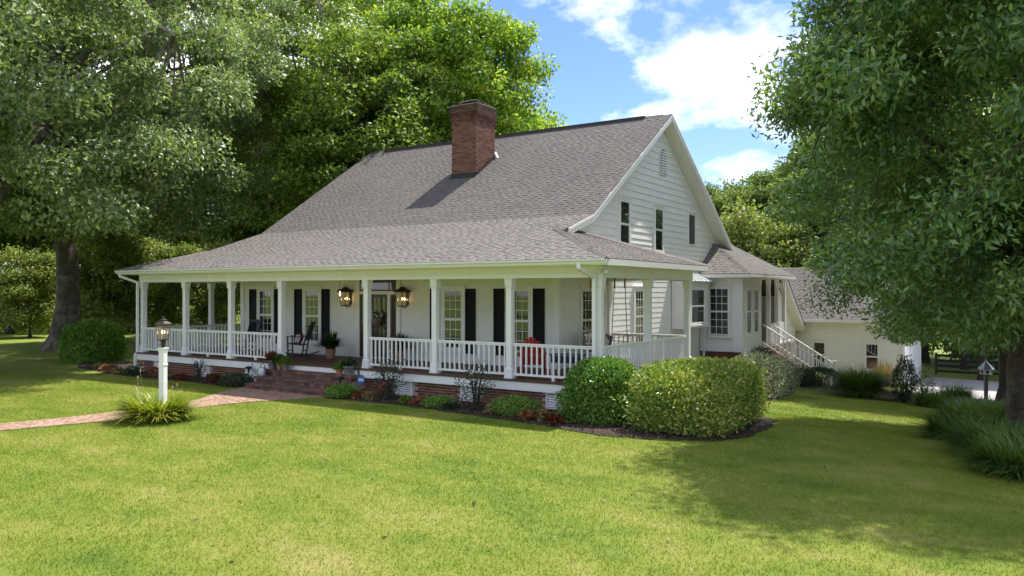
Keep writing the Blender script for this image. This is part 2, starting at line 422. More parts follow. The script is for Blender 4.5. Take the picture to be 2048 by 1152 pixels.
M['leaf_rose'] = leafmat('rose_leaves', [(0.1, (0.02, 0.042, 0.018)), (0.6, (0.045, 0.075, 0.03)), (0.95, (0.09, 0.10, 0.04))], 0.25, 0.4, 0.5)
M['leaf_fern'] = leafmat('fern_leaves', [(0.1, (0.018, 0.05, 0.01)), (0.6, (0.04, 0.095, 0.015)), (0.95, (0.07, 0.13, 0.02))], 0.3, 0.45, 0.3)
M['leaf_lime'] = leafmat('lime_leaves', [(0.1, (0.06, 0.12, 0.02)), (0.6, (0.14, 0.22, 0.03)), (0.95, (0.25, 0.32, 0.06))], 0.35, 0.45, 0.3)
M['leaf_coral'] = leafmat('coral_leaves', [(0.1, (0.08, 0.07, 0.02)), (0.45, (0.24, 0.085, 0.03)), (0.9, (0.40, 0.2, 0.09))], 0.3, 0.5, 0.3, (1.2, 0.8, 0.5))
M['leaf_redf'] = leafmat('red_petals', [(0.1, (0.030, 0.054, 0.013)), (0.45, (0.075, 0.045, 0.013)), (0.6, (0.240, 0.018, 0.014)), (0.95, (0.300, 0.045, 0.027))], 0.25, 0.5, 0.3, (1.1, 0.6, 0.5))
M['leaf_tan'] = leafmat('tan_leaves', [(0.1, (0.16, 0.12, 0.04)), (0.6, (0.30, 0.24, 0.09)), (0.95, (0.4, 0.36, 0.18))], 0.3, 0.5, 0.3, (1.1, 1.0, 0.6))
M['petal_white'] = leafmat('white_petals', [(0.1, (0.5, 0.5, 0.45)), (0.9, (0.75, 0.75, 0.7))], 0.25, 0.5, 0.3, (1, 1, 1))
M['blade_daylily'] = leafmat('daylily_blades', [(0.1, (0.105, 0.171, 0.016)), (0.5, (0.237, 0.297, 0.026)), (0.85, (0.415, 0.397, 0.064)), (1, (0.534, 0.410, 0.155))], 0.35, 0.4, 0.4)
M['blade_grass'] = leafmat('ornamental_blades', [(0.1, (0.044, 0.094, 0.020)), (0.5, (0.094, 0.169, 0.030)), (0.9, (0.188, 0.250, 0.056))], 0.35, 0.45, 0.35)
M['stem'] = simple('shrub_stems', (0.045, 0.035, 0.022), 0.9, 0.3, 10)

def lawn_material(blades=False):
    m, n, l, b = mat_new('lawn_blades' if blades else 'lawn')
    t = n.new("ShaderNodeTexCoord")
    def nz(scale, detail=4, rough=0.6, stretch=None):
        x = n.new("ShaderNodeTexNoise"); x.inputs["Scale"].default_value = scale; x.inputs["Detail"].default_value = detail
        x.inputs["Roughness"].default_value = rough
        if stretch:
            mp = n.new("ShaderNodeMapping"); mp.inputs["Scale"].default_value = stretch; mp.inputs["Rotation"].default_value = (0, 0, 0.35)
            l.new(t.outputs["Object"], mp.inputs[0]); l.new(mp.outputs[0], x.inputs["Vector"])
        else: l.new(t.outputs["Object"], x.inputs["Vector"])
        return x.outputs["Fac"]
    a = nz(0.55, 7, 0.62, (1, 1.6, 1)); c = nz(3.2, 6, 0.7); f = nz(45, 3, 0.7)
    def mth(op, x, y):
        k = n.new("ShaderNodeMath"); k.operation = op
        for i, v in enumerate((x, y)):
            if isinstance(v, (int, float)): k.inputs[i].default_value = v
            else: l.new(v, k.inputs[i])
        return k.outputs[0]
    s = mth('ADD', mth('MULTIPLY', a, 0.8), mth('ADD', mth('MULTIPLY', c, 0.30), mth('MULTIPLY', f, 0.30)))
    s = mth('SUBTRACT', s, 0.2)
    if blades:
        g = n.new("ShaderNodeNewGeometry"); s = mth('ADD', s, mth('MULTIPLY', mth('SUBTRACT', g.outputs["Random Per Island"], 0.5), 0.22))
    r = n.new("ShaderNodeValToRGB")
    set_ramp(r, [(0.24, (0.070, 0.125, 0.014)), (0.40, (0.130, 0.188, 0.020)), (0.54, (0.188, 0.222, 0.032)), (0.68, (0.265, 0.26, 0.07)), (0.86, (0.36, 0.305, 0.14))])
    l.new(s, r.inputs[0])
    out = r.outputs[0]
    if blades:
        gm = n.new('ShaderNodeMix'); gm.data_type = 'RGBA'; gm.blend_type = 'MULTIPLY'; gm.inputs['Factor'].default_value = 1
        l.new(out, gm.inputs['A']); gm.inputs['B'].default_value = (1.5, 1.5, 1.35, 1); out = gm.outputs['Result']
    l.new(out, b.inputs["Base Color"])
    b.inputs["Roughness"].default_value = 0.75; b.inputs["Specular IOR Level"].default_value = 0.2
    if blades:
        tr = n.new("ShaderNodeBsdfTranslucent"); l.new(out, tr.inputs[0])
        ms = n.new("ShaderNodeMixShader"); ms.inputs[0].default_value = 0.4
        l.new(b.outputs[0], ms.inputs[1]); l.new(tr.outputs[0], ms.inputs[2]); l.new(ms.outputs[0], n["Material Output"].inputs[0])
    else:
        bp = n.new("ShaderNodeBump"); bp.inputs["Strength"].default_value = 0.8; bp.inputs["Distance"].default_value = 0.04
        fb = nz(28, 6, 0.75); l.new(fb, bp.inputs["Height"]); l.new(bp.outputs[0], b.inputs["Normal"])
    return m
M['lawn'] = lawn_material(); M['blades'] = lawn_material(True)

# ------------------------------------------------------------------ ground
def sheet(name, xs, ys, off, mat, kind='structure'):
    X, Y = np.meshgrid(xs, ys)
    Zg = ground_z(X, Y) + off
    nx, ny = len(xs), len(ys)
    v = np.stack([X, Y, Zg], -1).reshape(-1, 3)
    f = [(j * nx + i, j * nx + i + 1, (j + 1) * nx + i + 1, (j + 1) * nx + i) for j in range(ny - 1) for i in range(nx - 1)]
    o = bpy.data.objects.new(name, new_mesh(name, v, f, mat, True)); link(o)
    return props(o, kind=kind)
gx = np.concatenate([np.linspace(-420, -70, 12), np.linspace(-60, 60, 121), np.linspace(70, 420, 12)])
gy = np.concatenate([np.linspace(-420, -60, 12), np.linspace(-50, 70, 121), np.linspace(80, 420, 12)])
sheet('lawn', gx, gy, 0, M['lawn'])

def poly_sheet(name, pts, off, mat, kind='structure', sub=0.35):
    """an irregular patch that follows the ground"""
    import bmesh
    bm = bmesh.new()
    vs_ = [bm.verts.new((p[0], p[1], 0)) for p in pts]
    f = bm.faces.new(vs_)
    bmesh.ops.triangulate(bm, faces=[f])
    for _ in range(3):
        long_ = [e for e in bm.edges if e.calc_length() > 1.6]
        if not long_: break
        bmesh.ops.subdivide_edges(bm, edges=long_, cuts=1)
        bmesh.ops.triangulate(bm, faces=bm.faces[:])
    for v in bm.verts: v.co.z = gz(v.co.x, v.co.y) + off
    bmesh.ops.recalc_face_normals(bm, faces=bm.faces[:])
    m = bpy.data.meshes.new(name); bm.to_mesh(m); bm.free(); m.materials.append(mat)
    if m.polygons and m.polygons[0].normal.z < 0: m.flip_normals()
    o = bpy.data.objects.new(name, m); link(o)
    return props(o, kind=kind)
def wobble(pts, amp, seed, n=6):
    r = random.Random(seed); out = []
    for i, p in enumerate(pts):
        q = pts[(i + 1) % len(pts)]
        for k in range(n):
            t = k / n
            out.append((p[0] * (1 - t) + q[0] * t + r.uniform(-amp, amp), p[1] * (1 - t) + q[1] * t + r.uniform(-amp, amp)))
    return out
BED_L = [(-23.5, 0.6), (-21.8, -0.35), (-19.0, -0.9), (-16.6, -1.15), (-14.5, -1.0), (-12.8, -1.1), (-11.5, -1.15), (-11.5, 0.3), (-18.6, 0.3), (-19.6, 2.2), (-22, 2.4)]
BED_R = [(-7.4, 0.3), (-7.6, -1.35), (-5.1, -1.25), (-3.2, -1.5), (-1.7, -1.7), (-0.2, -1.95), (1.2, -2.3), (2.3, -2.1), (3.4, -1.6), (3.75, -0.9), (3.8, 0.8), (3.5, 2.2), (2.3, 3.0), (1.7, 6.0), (1.9, 9.0), (1.6, 12.0), (1.0, 14.4), (-2.4, 13.9), (-2.4, 5.2), (0.15, 5.2), (0.15, 0.3)]
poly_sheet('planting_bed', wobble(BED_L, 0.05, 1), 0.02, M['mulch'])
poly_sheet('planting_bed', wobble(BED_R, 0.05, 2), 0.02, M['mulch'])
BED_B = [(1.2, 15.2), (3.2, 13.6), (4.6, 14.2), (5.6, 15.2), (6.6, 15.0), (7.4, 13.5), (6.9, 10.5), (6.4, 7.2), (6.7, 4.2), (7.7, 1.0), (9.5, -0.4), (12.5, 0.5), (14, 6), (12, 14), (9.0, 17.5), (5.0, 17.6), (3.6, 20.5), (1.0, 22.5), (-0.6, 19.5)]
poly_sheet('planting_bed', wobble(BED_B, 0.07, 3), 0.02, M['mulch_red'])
poly_sheet('driveway', wobble([(3.9, 20.8), (6.2, 19.2), (9, 18.6), (20, 17.5), (40, 18), (40, 29.5), (24, 29.3), (12, 30.0), (8.5, 32.8), (3.9, 33)], 0.08, 4), 0.03, M['asphalt'])

# ------------------------------------------------------------------ foliage tools
def unit(a): return a / np.maximum(np.linalg.norm(a, axis=-1, keepdims=True), 1e-9)
def leaves_object(name, pos, axis, nrm, L, W, mat, parent, fold=0.18, kind=None):
    pos = np.asarray(pos, float); N = len(pos)
    a = unit(axis); n_ = unit(nrm - a * np.sum(nrm * a, -1, keepdims=True)); b = np.cross(n_, a)
    L = np.broadcast_to(np.asarray(L, float), (N,))[:, None]; W = np.broadcast_to(np.asarray(W, float), (N,))[:, None]
    mid = pos + a * L * 0.45
    v = np.empty((N, 4, 3), np.float32)
    v[:, 0] = pos; v[:, 1] = mid + b * W * 0.5 + n_ * W * fold; v[:, 2] = pos + a * L; v[:, 3] = mid - b * W * 0.5 + n_ * W * fold
    base = np.arange(N)[:, None] * 4
    tri = (base + np.array([[0, 1, 2, 0, 2, 3]])).astype(np.int32).reshape(-1)
    m = bpy.data.meshes.new(name)
    m.vertices.add(N * 4); m.vertices.foreach_set("co", v.reshape(-1))
    m.loops.add(N * 6); m.loops.foreach_set("vertex_index", tri)
    m.polygons.add(N * 2); m.polygons.foreach_set("loop_start", np.arange(N * 2, dtype=np.int32) * 3)
    m.update(calc_edges=True)
    m.materials.append(mat)
    o = bpy.data.objects.new(name, m); link(o)
    if parent is not None: attach(o, parent)
    return props(o, kind=kind)
def cloud_leaves(rng, centers, radii, per, flat=0.6, up=0.55, droop=0.25):
    C = np.repeat(centers, per, 0); R = np.repeat(radii, per)[:, None]
    d = unit(rng.normal(size=C.shape)) * (rng.random((len(C), 1)) ** 0.45)
    d[:, 2] *= flat
    pos = C + d * R
    ax = unit(rng.normal(size=C.shape) + d * 0.9 + np.array([0, 0, -droop]))
    nr = unit(rng.normal(size=C.shape) * 0.55 + unit(d) * 0.9 + np.array([0, 0, up * 1.6]))
    return pos, ax, nr
def lobes(rng, k=14):
    d = unit(rng.normal(size=(k, 3))); w = rng.uniform(0.5, 1.0, k)
    def f(u):
        return 0.74 + 0.36 * np.max(np.clip((u @ d.T - 0.55) / 0.45, 0, 1) * w, axis=-1)
    return f
def tree(name, label, base, height, trunk_r, cc, cr, n_cl, per, leaf, mats, seed, cl_r=1.0, limbs=9, cut=-0.75, fork=0.35, lean=(0, 0), group=None, flare=1.7, hollow=0.35, twig=True, bare=(), zmin=0.0, aspect=0.6, flat=0.6, droop=0.25):
    """a tapered trunk with limbs and a crown of leaf clumps; local origin at the trunk foot"""
    rng = np.random.default_rng(seed); rr = random.Random(seed)
    t = thing(name, label, 'tree', base, 0, group)
    cc = Vector(cc); cr = Vector(cr)
    top = Vector((lean[0], lean[1], 0)) + Vector((cc.x, cc.y, cc.z + cr.z * 0.75))
    pts = []; rad = []
    for i in range(9):
        s = i / 8
        p = Vector((top.x * s ** 1.4, top.y * s ** 1.4, top.z * s)) + Vector((rr.uniform(-1, 1), rr.uniform(-1, 1), 0)) * trunk_r * 0.5 * min(1, s * 4)
        pts.append(p); rad.append(trunk_r * (1 - 0.86 * s))
    mb = MB()
    tp = [Vector((0, 0, -0.25)), Vector((0, 0, 0.15)), Vector((0, 0, 0.7))] + pts[1:]
    tr_ = [trunk_r * flare, trunk_r * (flare * 0.8 + 0.2), trunk_r * 1.08] + rad[1:]
    mb.tube(tp, tr_, 14)
    lob = lobes(rng)
    limb_pts = []
    for k in range(limbs):
        s = fork + (0.92 - fork) * (k + 0.5) / limbs
        i = min(int(s * 8), 7); fr = s * 8 - i
        st = pts[i].lerp(pts[i + 1], fr); r0 = rad[i] * 0.55
        az = k * 2.4 + rr.uniform(-0.4, 0.4)
        el = rr.uniform(-0.15, 0.75)
        u = Vector((math.cos(az) * math.cos(el), math.sin(az) * math.cos(el), math.sin(el)))
        en = cc + Vector((u.x * cr.x, u.y * cr.y, u.z * cr.z)) * 0.86
        if en.z < st.z - 1.0: en.z = st.z - 1.0
        md = st.lerp(en, 0.5) + Vector((rr.uniform(-.4, .4), rr.uniform(-.4, .4), 0.12 * (en - st).length))
        q = [st, st.lerp(md, 0.5) + Vector((0, 0, 0.1)), md, md.lerp(en, 0.5) + Vector((0, 0, 0.15)), en]
        mb.tube(q, [r0, r0 * 0.75, r0 * 0.5, r0 * 0.3, r0 * 0.1], 7)
        for j in range(4):
            for s2 in (0.0, 0.33, 0.66): limb_pts.append(q[j].lerp(q[j + 1], s2))
    for (a, b, r0, r1) in bare:
        a = Vector(a); b = Vector(b); c = a.lerp(b, 0.5) + Vector((rr.uniform(-.5, .5), rr.uniform(-.5, .5), rr.uniform(-.2, .5)))
        mb.tube([a, a.lerp(c, .5), c, c.lerp(b, .5), b], [r0, r0 * .85 + r1 * .15, (r0 + r1) / 2, r1 * .8 + r0 * .2, r1], 8)
    mb.build('trunk', mats[1], t, True)
    # clump centres
    cs = []
    lowest = cut
    while len(cs) < n_cl:
        u = unit(rng.normal(size=(1, 3)))[0]
        if u[2] < lowest: continue
        r = (hollow + (1 - hollow) * rng.random() ** 0.55) * lob(u[None])[0]
        c_ = u * r * np.array(cr) + np.array(cc)
        if c_[2] < zmin + rng.random() * zmin * 0.2: continue
        cs.append(c_)
    cs = np.array(cs)
    if twig and limb_pts:
        lp = np.array([tuple(p) for p in limb_pts]); tb = MB()
        for c in cs:
            j = int(np.argmin(np.sum((lp - c) ** 2, 1)))
            a = Vector(lp[j]); b = Vector(c)
            tb.tube([a, a.lerp(b, 0.55) + Vector((0, 0, 0.15)), b], [0.03 + 0.012 * (b - a).length, 0.022, 0.006], 3, False)
        tb.build('branches', mats[1], t, kind='stuff')
    radii = cl_r * rng.uniform(0.6, 1.3, len(cs))
    pos, ax, nr = cloud_leaves(rng, cs, radii, per, flat, 0.55, droop)
    n = len(pos); sz = leaf * rng.uniform(0.7, 1.25, n)
    leaves_object('crown', pos, ax, nr, sz, sz * aspect, mats[0], t)
    return t

# ------------------------------------------------------------------ THE HOUSE
house = thing('farmhouse', 'white clapboard farmhouse with wraparound porch, grey shingle roof and brick chimney', 'house', (-9, 8, GZ))
INV[house.name] = Matrix.Translation((9, -8, -GZ))
WX, WL, WY, WB = -2.62, -16.22, 2.75, 17.4     # right wall, left wall, front wall, back wall
EX = 0.18                                       # siding exposure
# roof profile
Y0, Z0, YB, ZB, YR, ZR = -0.60, 2.92, 4.0, 4.43, 10.15, 8.50
S1 = (ZB - Z0) / (YB - Y0); S2 = (ZR - ZB) / (YR - YB)
XR, XL, XE, XEL = -2.17, -16.62, 0.50, -18.75
YREAR = 6.35
def roof_z(y):
    if y < YB: return Z0 + (y - Y0) * S1
    if y < YR: return ZB + (y - YB) * S2
    return ZR - (y - YR) * (ZR - 3.9) / (17.3 - YR)

# -- walls: a solid core with lapped boards on it
clap_cache = {}
def clapboard(parent, a, b, z, out, mat=None, th=0.018, h=None, name='clapboard'):
    """one lapped board from a to b (xy), bottom edge at z, facing out (unit xy)"""
    h = h or EX + 0.02
    a = Vector((a[0], a[1], z)); b = Vector((b[0], b[1], z)); o = Vector((out[0], out[1], 0)); up = Vector((0, 0, h))
    mb = MB().hexa([a, b, b + o * th, a + o * th, a + up, b + up, b + up + o * 0.002, a + up + o * 0.002])
    return mb.build(name, mat or M['siding'], parent)
fw = MB().box(WL + 0.01, WY + 0.005, -0.7, WX - 0.01, WY + 0.2, 2.9).build('front_wall', M['siding'], house)
for k in range(16):
    clapboard(fw, (WX - 0.1, WY), (WL + 0.1, WY), k * EX, (0, -1))
lw = MB().box(WL + 0.005, WY + 0.21, -0.7, WL + 0.2, WB, 2.9).build('left_wall', M['siding'], house)
for k in range(16):
    clapboard(lw, (WL, WY + 0.02), (WL, WB), k * EX, (-1, 0))
# right gable wall core (pentagon following the roof)
gy_ = [(WY + 0.01, -2.0), (WY + 0.01, roof_z(WY) - 0.25), (YB, roof_z(YB) - 0.25), (YR, ZR - 0.28), (17.1, roof_z(17.1) - 0.3), (WB, -2.0)]
gw = MB().prism([(WX - 0.005, y, z) for y, z in gy_], (-0.2, 0, 0)).build('gable_wall', M['siding'], house)
def gable_span(z):
    ya, yb = WY + 0.05, WB - 0.05
    ztop = z + EX * 0.5
    if ztop > roof_z(WY) - 0.2:
        ya = YR
        for i in range(400):
            y = WY + i * 0.02
            if roof_z(y) - 0.16 > ztop: ya = y; break
        yb = YR
        for i in range(400):
            y = WB - i * 0.02
            if roof_z(y) - 0.16 > ztop: yb = y; break
    return ya, yb
zs = [k * EX for k in range(-8, 22)]
while zs[-1] < 8.2: zs.append(zs[-1] + (EX if len(zs) < 31 else 0.225))
for z in zs:
    ya, yb = gable_span(z)
    if yb - ya < 0.2: break
    clapboard(gw, (WX, ya), (WX, yb), z, (1, 0), th=0.011 if z < 3.3 else 0.026, h=EX + 0.02 if z < 3.9 else 0.245)
# corner boards and porch trim
tr = MB()
tr.box(WX - 0.16, WY - 0.045, 0, WX + 0.045, WY - 0.0, 2.62)
tr.box(WX + 0.002, WY + 0.002, 0, WX + 0.045, WY + 0.14, 2.62)
tr.box(WL - 0.045, WY - 0.045, 0, WL + 0.16, WY, 2.62)
tr.build('corner_board', M['trim'], house)
MB().box(WX + 0.03, 5.72, -0.1, WX + 0.13, 5.95, 2.5).build('pilaster', M['trim'], house)
MB().box(WL + 0.2, WY - 0.035, 0, WX - 0.16, WY - 0.03, 0.14).build('base_board', M['trim'], house)

# -- windows
def window(parent_house, origin, ux, out, w, h, cols=3, rows=3, glass='glass', trim=0.12, sill=True, halves=2, curtain=False, name='window', lower_plain=False):
    """origin = lower left corner of the glass opening on the wall plane; ux = direction to the right seen from outside"""
    ux = Vector(ux); out = Vector(out); O = Vector(origin); uz = Vector((0, 0, 1))
    def bx(mb, x0, x1, z0, z1, d0, d1):
        c = [O + ux * x + out * d + uz * z for z in (z0, z1) for (x, d) in ((x0, d0), (x1, d0), (x1, d1), (x0, d1))]
        mb.hexa([c[0], c[3], c[2], c[1], c[4], c[7], c[6], c[5]])
    f = MB(); t = trim
    bx(f, -t, 0, -0.05, h + t, 0.0, 0.062); bx(f, w, w + t, -0.05, h + t, 0.0, 0.062)
    bx(f, 0, w, h, h + t, 0.0, 0.061); bx(f, -t - 0.02, w + t + 0.02, h + t, h + t + 0.03, 0.0, 0.085)
    root = f.build(name, M['trim'], parent_house)
    s = MB()
    if sill:
        bx(s, -t - 0.03, w + t + 0.03, -0.11, -0.05, 0.0, 0.095); s.build('sill', M['trim'], root)
    hh = h / halves
    for half in range(halves):
        zb = half * hh; d = 0.037 if half == 0 and halves == 2 else 0.046
        sash = MB(); st = 0.035
        bx(sash, 0.001, st, zb, zb + hh, 0.028, d + 0.008); bx(sash, w - st, w - 0.001, zb, zb + hh, 0.028, d + 0.008)
        bx(sash, st, w - st, zb + 0.001, zb + st, 0.028, d + 0.0085); bx(sash, st, w - st, zb + hh - st, zb + hh - 0.001, 0.028, d + 0.0085)
        gw_, gh = w - 2 * st, hh - 2 * st
        for c in range(1, cols):
            x = st + gw_ * c / cols; bx(sash, x - 0.009, x + 0.009, zb + st, zb + hh - st, 0.028, d + 0.004)
        for r in range(1, rows):
            z = zb + st + gh * r / rows; bx(sash, st, w - st, z - 0.009, z + 0.009, 0.028, d + 0.0045)
        sash.build('sash', M['trim'], root)
        for c in range(cols):
            for r in range(rows):
                p = MB(); x0 = st + gw_ * c / cols; z0 = zb + st + gh * r / rows
                bx(p, x0 + 0.001, x0 + gw_ / cols - 0.001, z0 + 0.001, z0 + gh / rows - 0.001, 0.026, d - 0.004)
                p.build('pane', M[glass], root)
    return root
def shutter(x0, x1, z0, z1, y):
    s = MB(); b = 0.05
    s.box(x0, y - 0.05, z0, x0 + b, y - 0.02, z1); s.box(x1 - b, y - 0.05, z0, x1, y - 0.02, z1)
    for za, zb in ((z0, z0 + 0.09), ((z0 + z1) / 2 - 0.06, (z0 + z1) / 2 + 0.04), (z1 - 0.09, z1)):
        s.box(x0 + b, y - 0.0495, za, x1 - b, y - 0.02, zb)
    o = s.build('shutter', M['shutter'], house)
    for za, zb in ((z0 + 0.09, (z0 + z1) / 2 - 0.06), ((z0 + z1) / 2 + 0.04, z1 - 0.09)):
        MB().hexa([(x0 + b, y - 0.03, za), (x1 - b, y - 0.03, za), (x1 - b, y - 0.022, za), (x0 + b, y - 0.022, za), (x0 + b, y - 0.03, zb), (x1 - b, y - 0.03, zb), (x1 - b, y - 0.022, zb), (x0 + b, y - 0.022, zb)]).build('panel', M['shutter'], o)
for xc in (-14.86, -12.44, -6.30, -3.90):
    window(house, (xc - 0.34, WY, 0.44), (1, 0, 0), (0, -1, 0), 0.68, 1.77)
    shutter(xc - 0.90, xc - 0.53, 0.30, 2.26, WY); shutter(xc + 0.47, xc + 0.84, 0.30, 2.26, WY)
for ya in (4.08, 4.95):
    window(house, (WX, ya, 0.44), (0, 1, 0), (1, 0, 0), 0.64, 1.77, glass='glass_side')
window(house, (WX, 7.86, 0.44), (0, 1, 0), (1, 0, 0), 0.66, 1.77, glass='glass_side')
for ya in (6.70, 9.57):
    window(house, (WX, ya, 3.62), (0, 1, 0), (1, 0, 0), 0.70, 1.50, cols=1, rows=1, glass='glass_side', trim=0.10)
window(house, (WX, 12.87, 4.0), (0, 1, 0), (1, 0, 0), 0.72, 1.2, cols=1, rows=1, glass='screen', trim=0.06, halves=1, sill=False)
# arched louvre vent
av = MB(); yc = 10.31; prof = []
for i in range(13):
    a = math.pi * i / 12; prof.append((yc + 0.34 * math.cos(a), 6.98 + 0.36 * math.sin(a)))
outer = [(yc + 0.34, 6.36)] + prof + [(yc - 0.34, 6.36)]
av.prism([(WX + 0.02, y, z) for y, z in outer], (0.035, 0, 0))
vent = av.build('gable_vent', M['trim'], house)
inn = MB().prism([(WX + 0.056, yc + (y - yc) * 0.78, 6.42 + (z - 6.36) * 0.9) for y, z in outer], (0.004, 0, 0)).build('vent_opening', M['black_metal'], vent)
for k in range(9):
    z = 6.46 + k * 0.092
    hw = 0.25 if z < 6.95 else 0.25 * math.sqrt(max(0.05, 1 - ((z - 6.95) / 0.34) ** 2))
    MB().hexa([(WX + 0.061, yc - hw, z), (WX + 0.085, yc - hw, z - 0.03), (WX + 0.085, yc + hw, z - 0.03), (WX + 0.061, yc + hw, z),
               (WX + 0.061, yc - hw, z + 0.045), (WX + 0.087, yc - hw, z - 0.005), (WX + 0.087, yc + hw, z - 0.005), (WX + 0.061, yc + hw, z + 0.045)]).build('louvre', M['trim'], vent)

# -- front door with sidelights and transom
fr = MB()
fr.box(-10.36, WY - 0.07, 0, -10.17, WY + 0.0, 2.62); fr.box(-8.56, WY - 0.07, 0, -8.40, WY, 2.62)
fr.box(-10.17, WY - 0.066, 2.08, -8.56, WY, 2.19); fr.box(-10.17, WY - 0.066, 2.55, -8.56, WY, 2.64)
fr.box(-9.79, WY - 0.064, 0, -9.68, WY, 2.08); fr.box(-8.95, WY - 0.064, 0, -8.82, WY, 2.08)
frame = fr.build('entrance_frame', M['trim'], house)
MB().box(-10.17, WY - 0.03, 2.19, -8.56, WY - 0.025, 2.55).build('transom_pane', M['door_glass'], frame)
tb_ = MB()
for x in (-9.73, -8.9): tb_.box(x - 0.012, WY - 0.045, 2.19, x + 0.012, WY - 0.032, 2.55)
tb_.box(-10.17, WY - 0.046, 2.19, -8.56, WY - 0.033, 2.235); tb_.box(-10.17, WY - 0.046, 2.505, -8.56, WY - 0.033, 2.55)
tb_.build('transom_sash', M['door'], frame)
dr = MB()
def framed(mb, x0, x1, z0, z1, y, rail_z, st=0.09):
    mb.box(x0, y - 0.045, z0, x0 + st, y, z1); mb.box(x1 - st, y - 0.045, z0, x1, y, z1)
    mb.box(x0 + st, y - 0.044, z0, x1 - st, y, z0 + rail_z); mb.box(x0 + st, y - 0.044, z1 - st, x1 - st, y, z1)
framed(dr, -9.68, -8.95, 0.02, 2.08, WY - 0.005, 0.62, 0.1)
for x in (-9.42, -9.22): dr.box(x - 0.03, WY - 0.048, 0.64, x + 0.03, WY - 0.006, 1.98)
door = dr.build('front_door', M['door'], house)
for xa, xb in ((-9.58, -9.45), (-9.39, -9.25), (-9.19, -9.05)):
    MB().box(xa, WY - 0.03, 0.64, xb, WY - 0.024, 1.98).build('pane', M['door_glass'], door)
MB().lathe([(0.0, -0.03), (0.03, -0.025), (0.035, 0.0), (0.03, 0.025), (0.0, 0.03)], (-8.99, WY - 0.1, 1.0), 10).build('handle', M['black_metal'], door, True)
for x0, x1 in ((-10.17, -9.79), (-8.82, -8.56)):
    sm = MB(); framed(sm, x0, x1, 0.02, 2.08, WY - 0.005, 0.5, 0.07)
    sl = sm.build('sidelight', M['door'], house)
    MB().box(x0 + 0.07, WY - 0.03, 0.52, x1 - 0.07, WY - 0.024, 2.01).build('pane', M['door_glass'], sl)

# -- porch floor, beam, ceiling
df = MB(); x = XEL + 0.42
while x < 0.12:
    w = 0.135; df.box(x, -0.16, -0.045, x + w - 0.006, WY - 0.002, 0.0); x += w
y = WY
while y < 5.92:
    df.box(WX + 0.05, y, -0.045, 0.14, y + 0.129, -0.001); y += 0.135
y = WY
while y < 9.0:
    df.box(XEL + 0.42, y, -0.045, WL - 0.03, y + 0.129, -0.001); y += 0.135
df.build('porch_floor', M['deck'], house, kind='stuff')
sk = MB()
sk.box(-18.36, -0.13, -0.26, -11.05, -0.08, -0.047); sk.box(-10.75, -0.13, -0.19, -7.55, -0.08, -0.047)
sk.box(-7.45, -0.13, -0.26, 0.13, -0.08, -0.047)
sk.box(0.08, -0.079, -0.26, 0.13, 5.9, -0.047); sk.box(WX + 0.06, 5.85, -0.26, 0.079, 5.9, -0.048)
sk.box(-18.36, -0.079, -0.26, -18.31, 9.0, -0.047)
sk.build('skirt_board', M['trim'], house, bevel=0.006)
BEAM = 2.5
bm_ = MB()
bm_.box(-18.36, -0.02, BEAM, 0.12, 0.20, BEAM + 0.32)
bm_.box(-0.10, 0.201, BEAM + 0.001, 0.12, 5.95, BEAM + 0.32); bm_.box(WX + 0.03, 5.73, BEAM + 0.002, -0.101, 5.95, BEAM + 0.32)
bm_.box(-18.36, 0.201, BEAM + 0.001, -18.14, 9.0, BEAM + 0.32)
bm_.build('porch_beam', M['trim'], house, bevel=0.006)
bd = MB()
bd.box(-18.375, -0.035, BEAM + 0.10, 0.135, -0.021, BEAM + 0.13)
bd.build('beam_moulding', M['trim'], house)
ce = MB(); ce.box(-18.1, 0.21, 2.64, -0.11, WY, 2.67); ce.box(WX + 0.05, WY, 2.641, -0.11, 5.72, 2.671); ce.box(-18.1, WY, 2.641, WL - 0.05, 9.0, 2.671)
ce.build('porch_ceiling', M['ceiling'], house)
so = MB(); so.box(XEL + 0.02, Y0 + 0.05, 2.775, XE - 0.02, -0.03, 2.79); so.box(0.125, -0.03, 2.775, XE - 0.02, YREAR - 0.03, 2.79); so.box(WX + 0.05, 5.96, 2.776, 0.12, YREAR - 0.03, 2.79)
so.box(XEL + 0.02, -0.03, 2.775, -18.37, 9.0, 2.79)
so.build('soffit', M['trim'], house)

# -- columns
def column_mesh():
    h = 2.5; s = 0.0775
    prof = [(0.118, 0.0), (0.118, 0.05), (0.108, 0.062), (0.102, 0.20), (0.100, 0.235), (s, 0.27), (s, 0.86), (s + .004, 0.88), (s, 0.905), (s, 2.24), (0.102, 2.31), (0.105, 2.42), (0.11, 2.44), (0.11, 2.5)]
    mb = MB(); r2 = math.sqrt(2)
    mb.lathe([(r * r2, z) for r, z in prof], (0, 0, 0), 4, math.pi / 4)
    return new_mesh('porch_column', mb.v, mb.f, M['trim'])
COLM = column_mesh()
CX = [-18.25, -15.78, -13.36, -10.95, -7.36, -4.89, -2.50, 0.0]
for x in CX: inst(COLM, 'porch_column', (x, 0.09, 0), house)
for y in (2.91, 5.8): inst(COLM, 'porch_column', (0.0, y, 0), house)
for y in (2.9, 5.9, 8.8): inst(COLM, 'porch_column', (-18.25, y, 0), house)

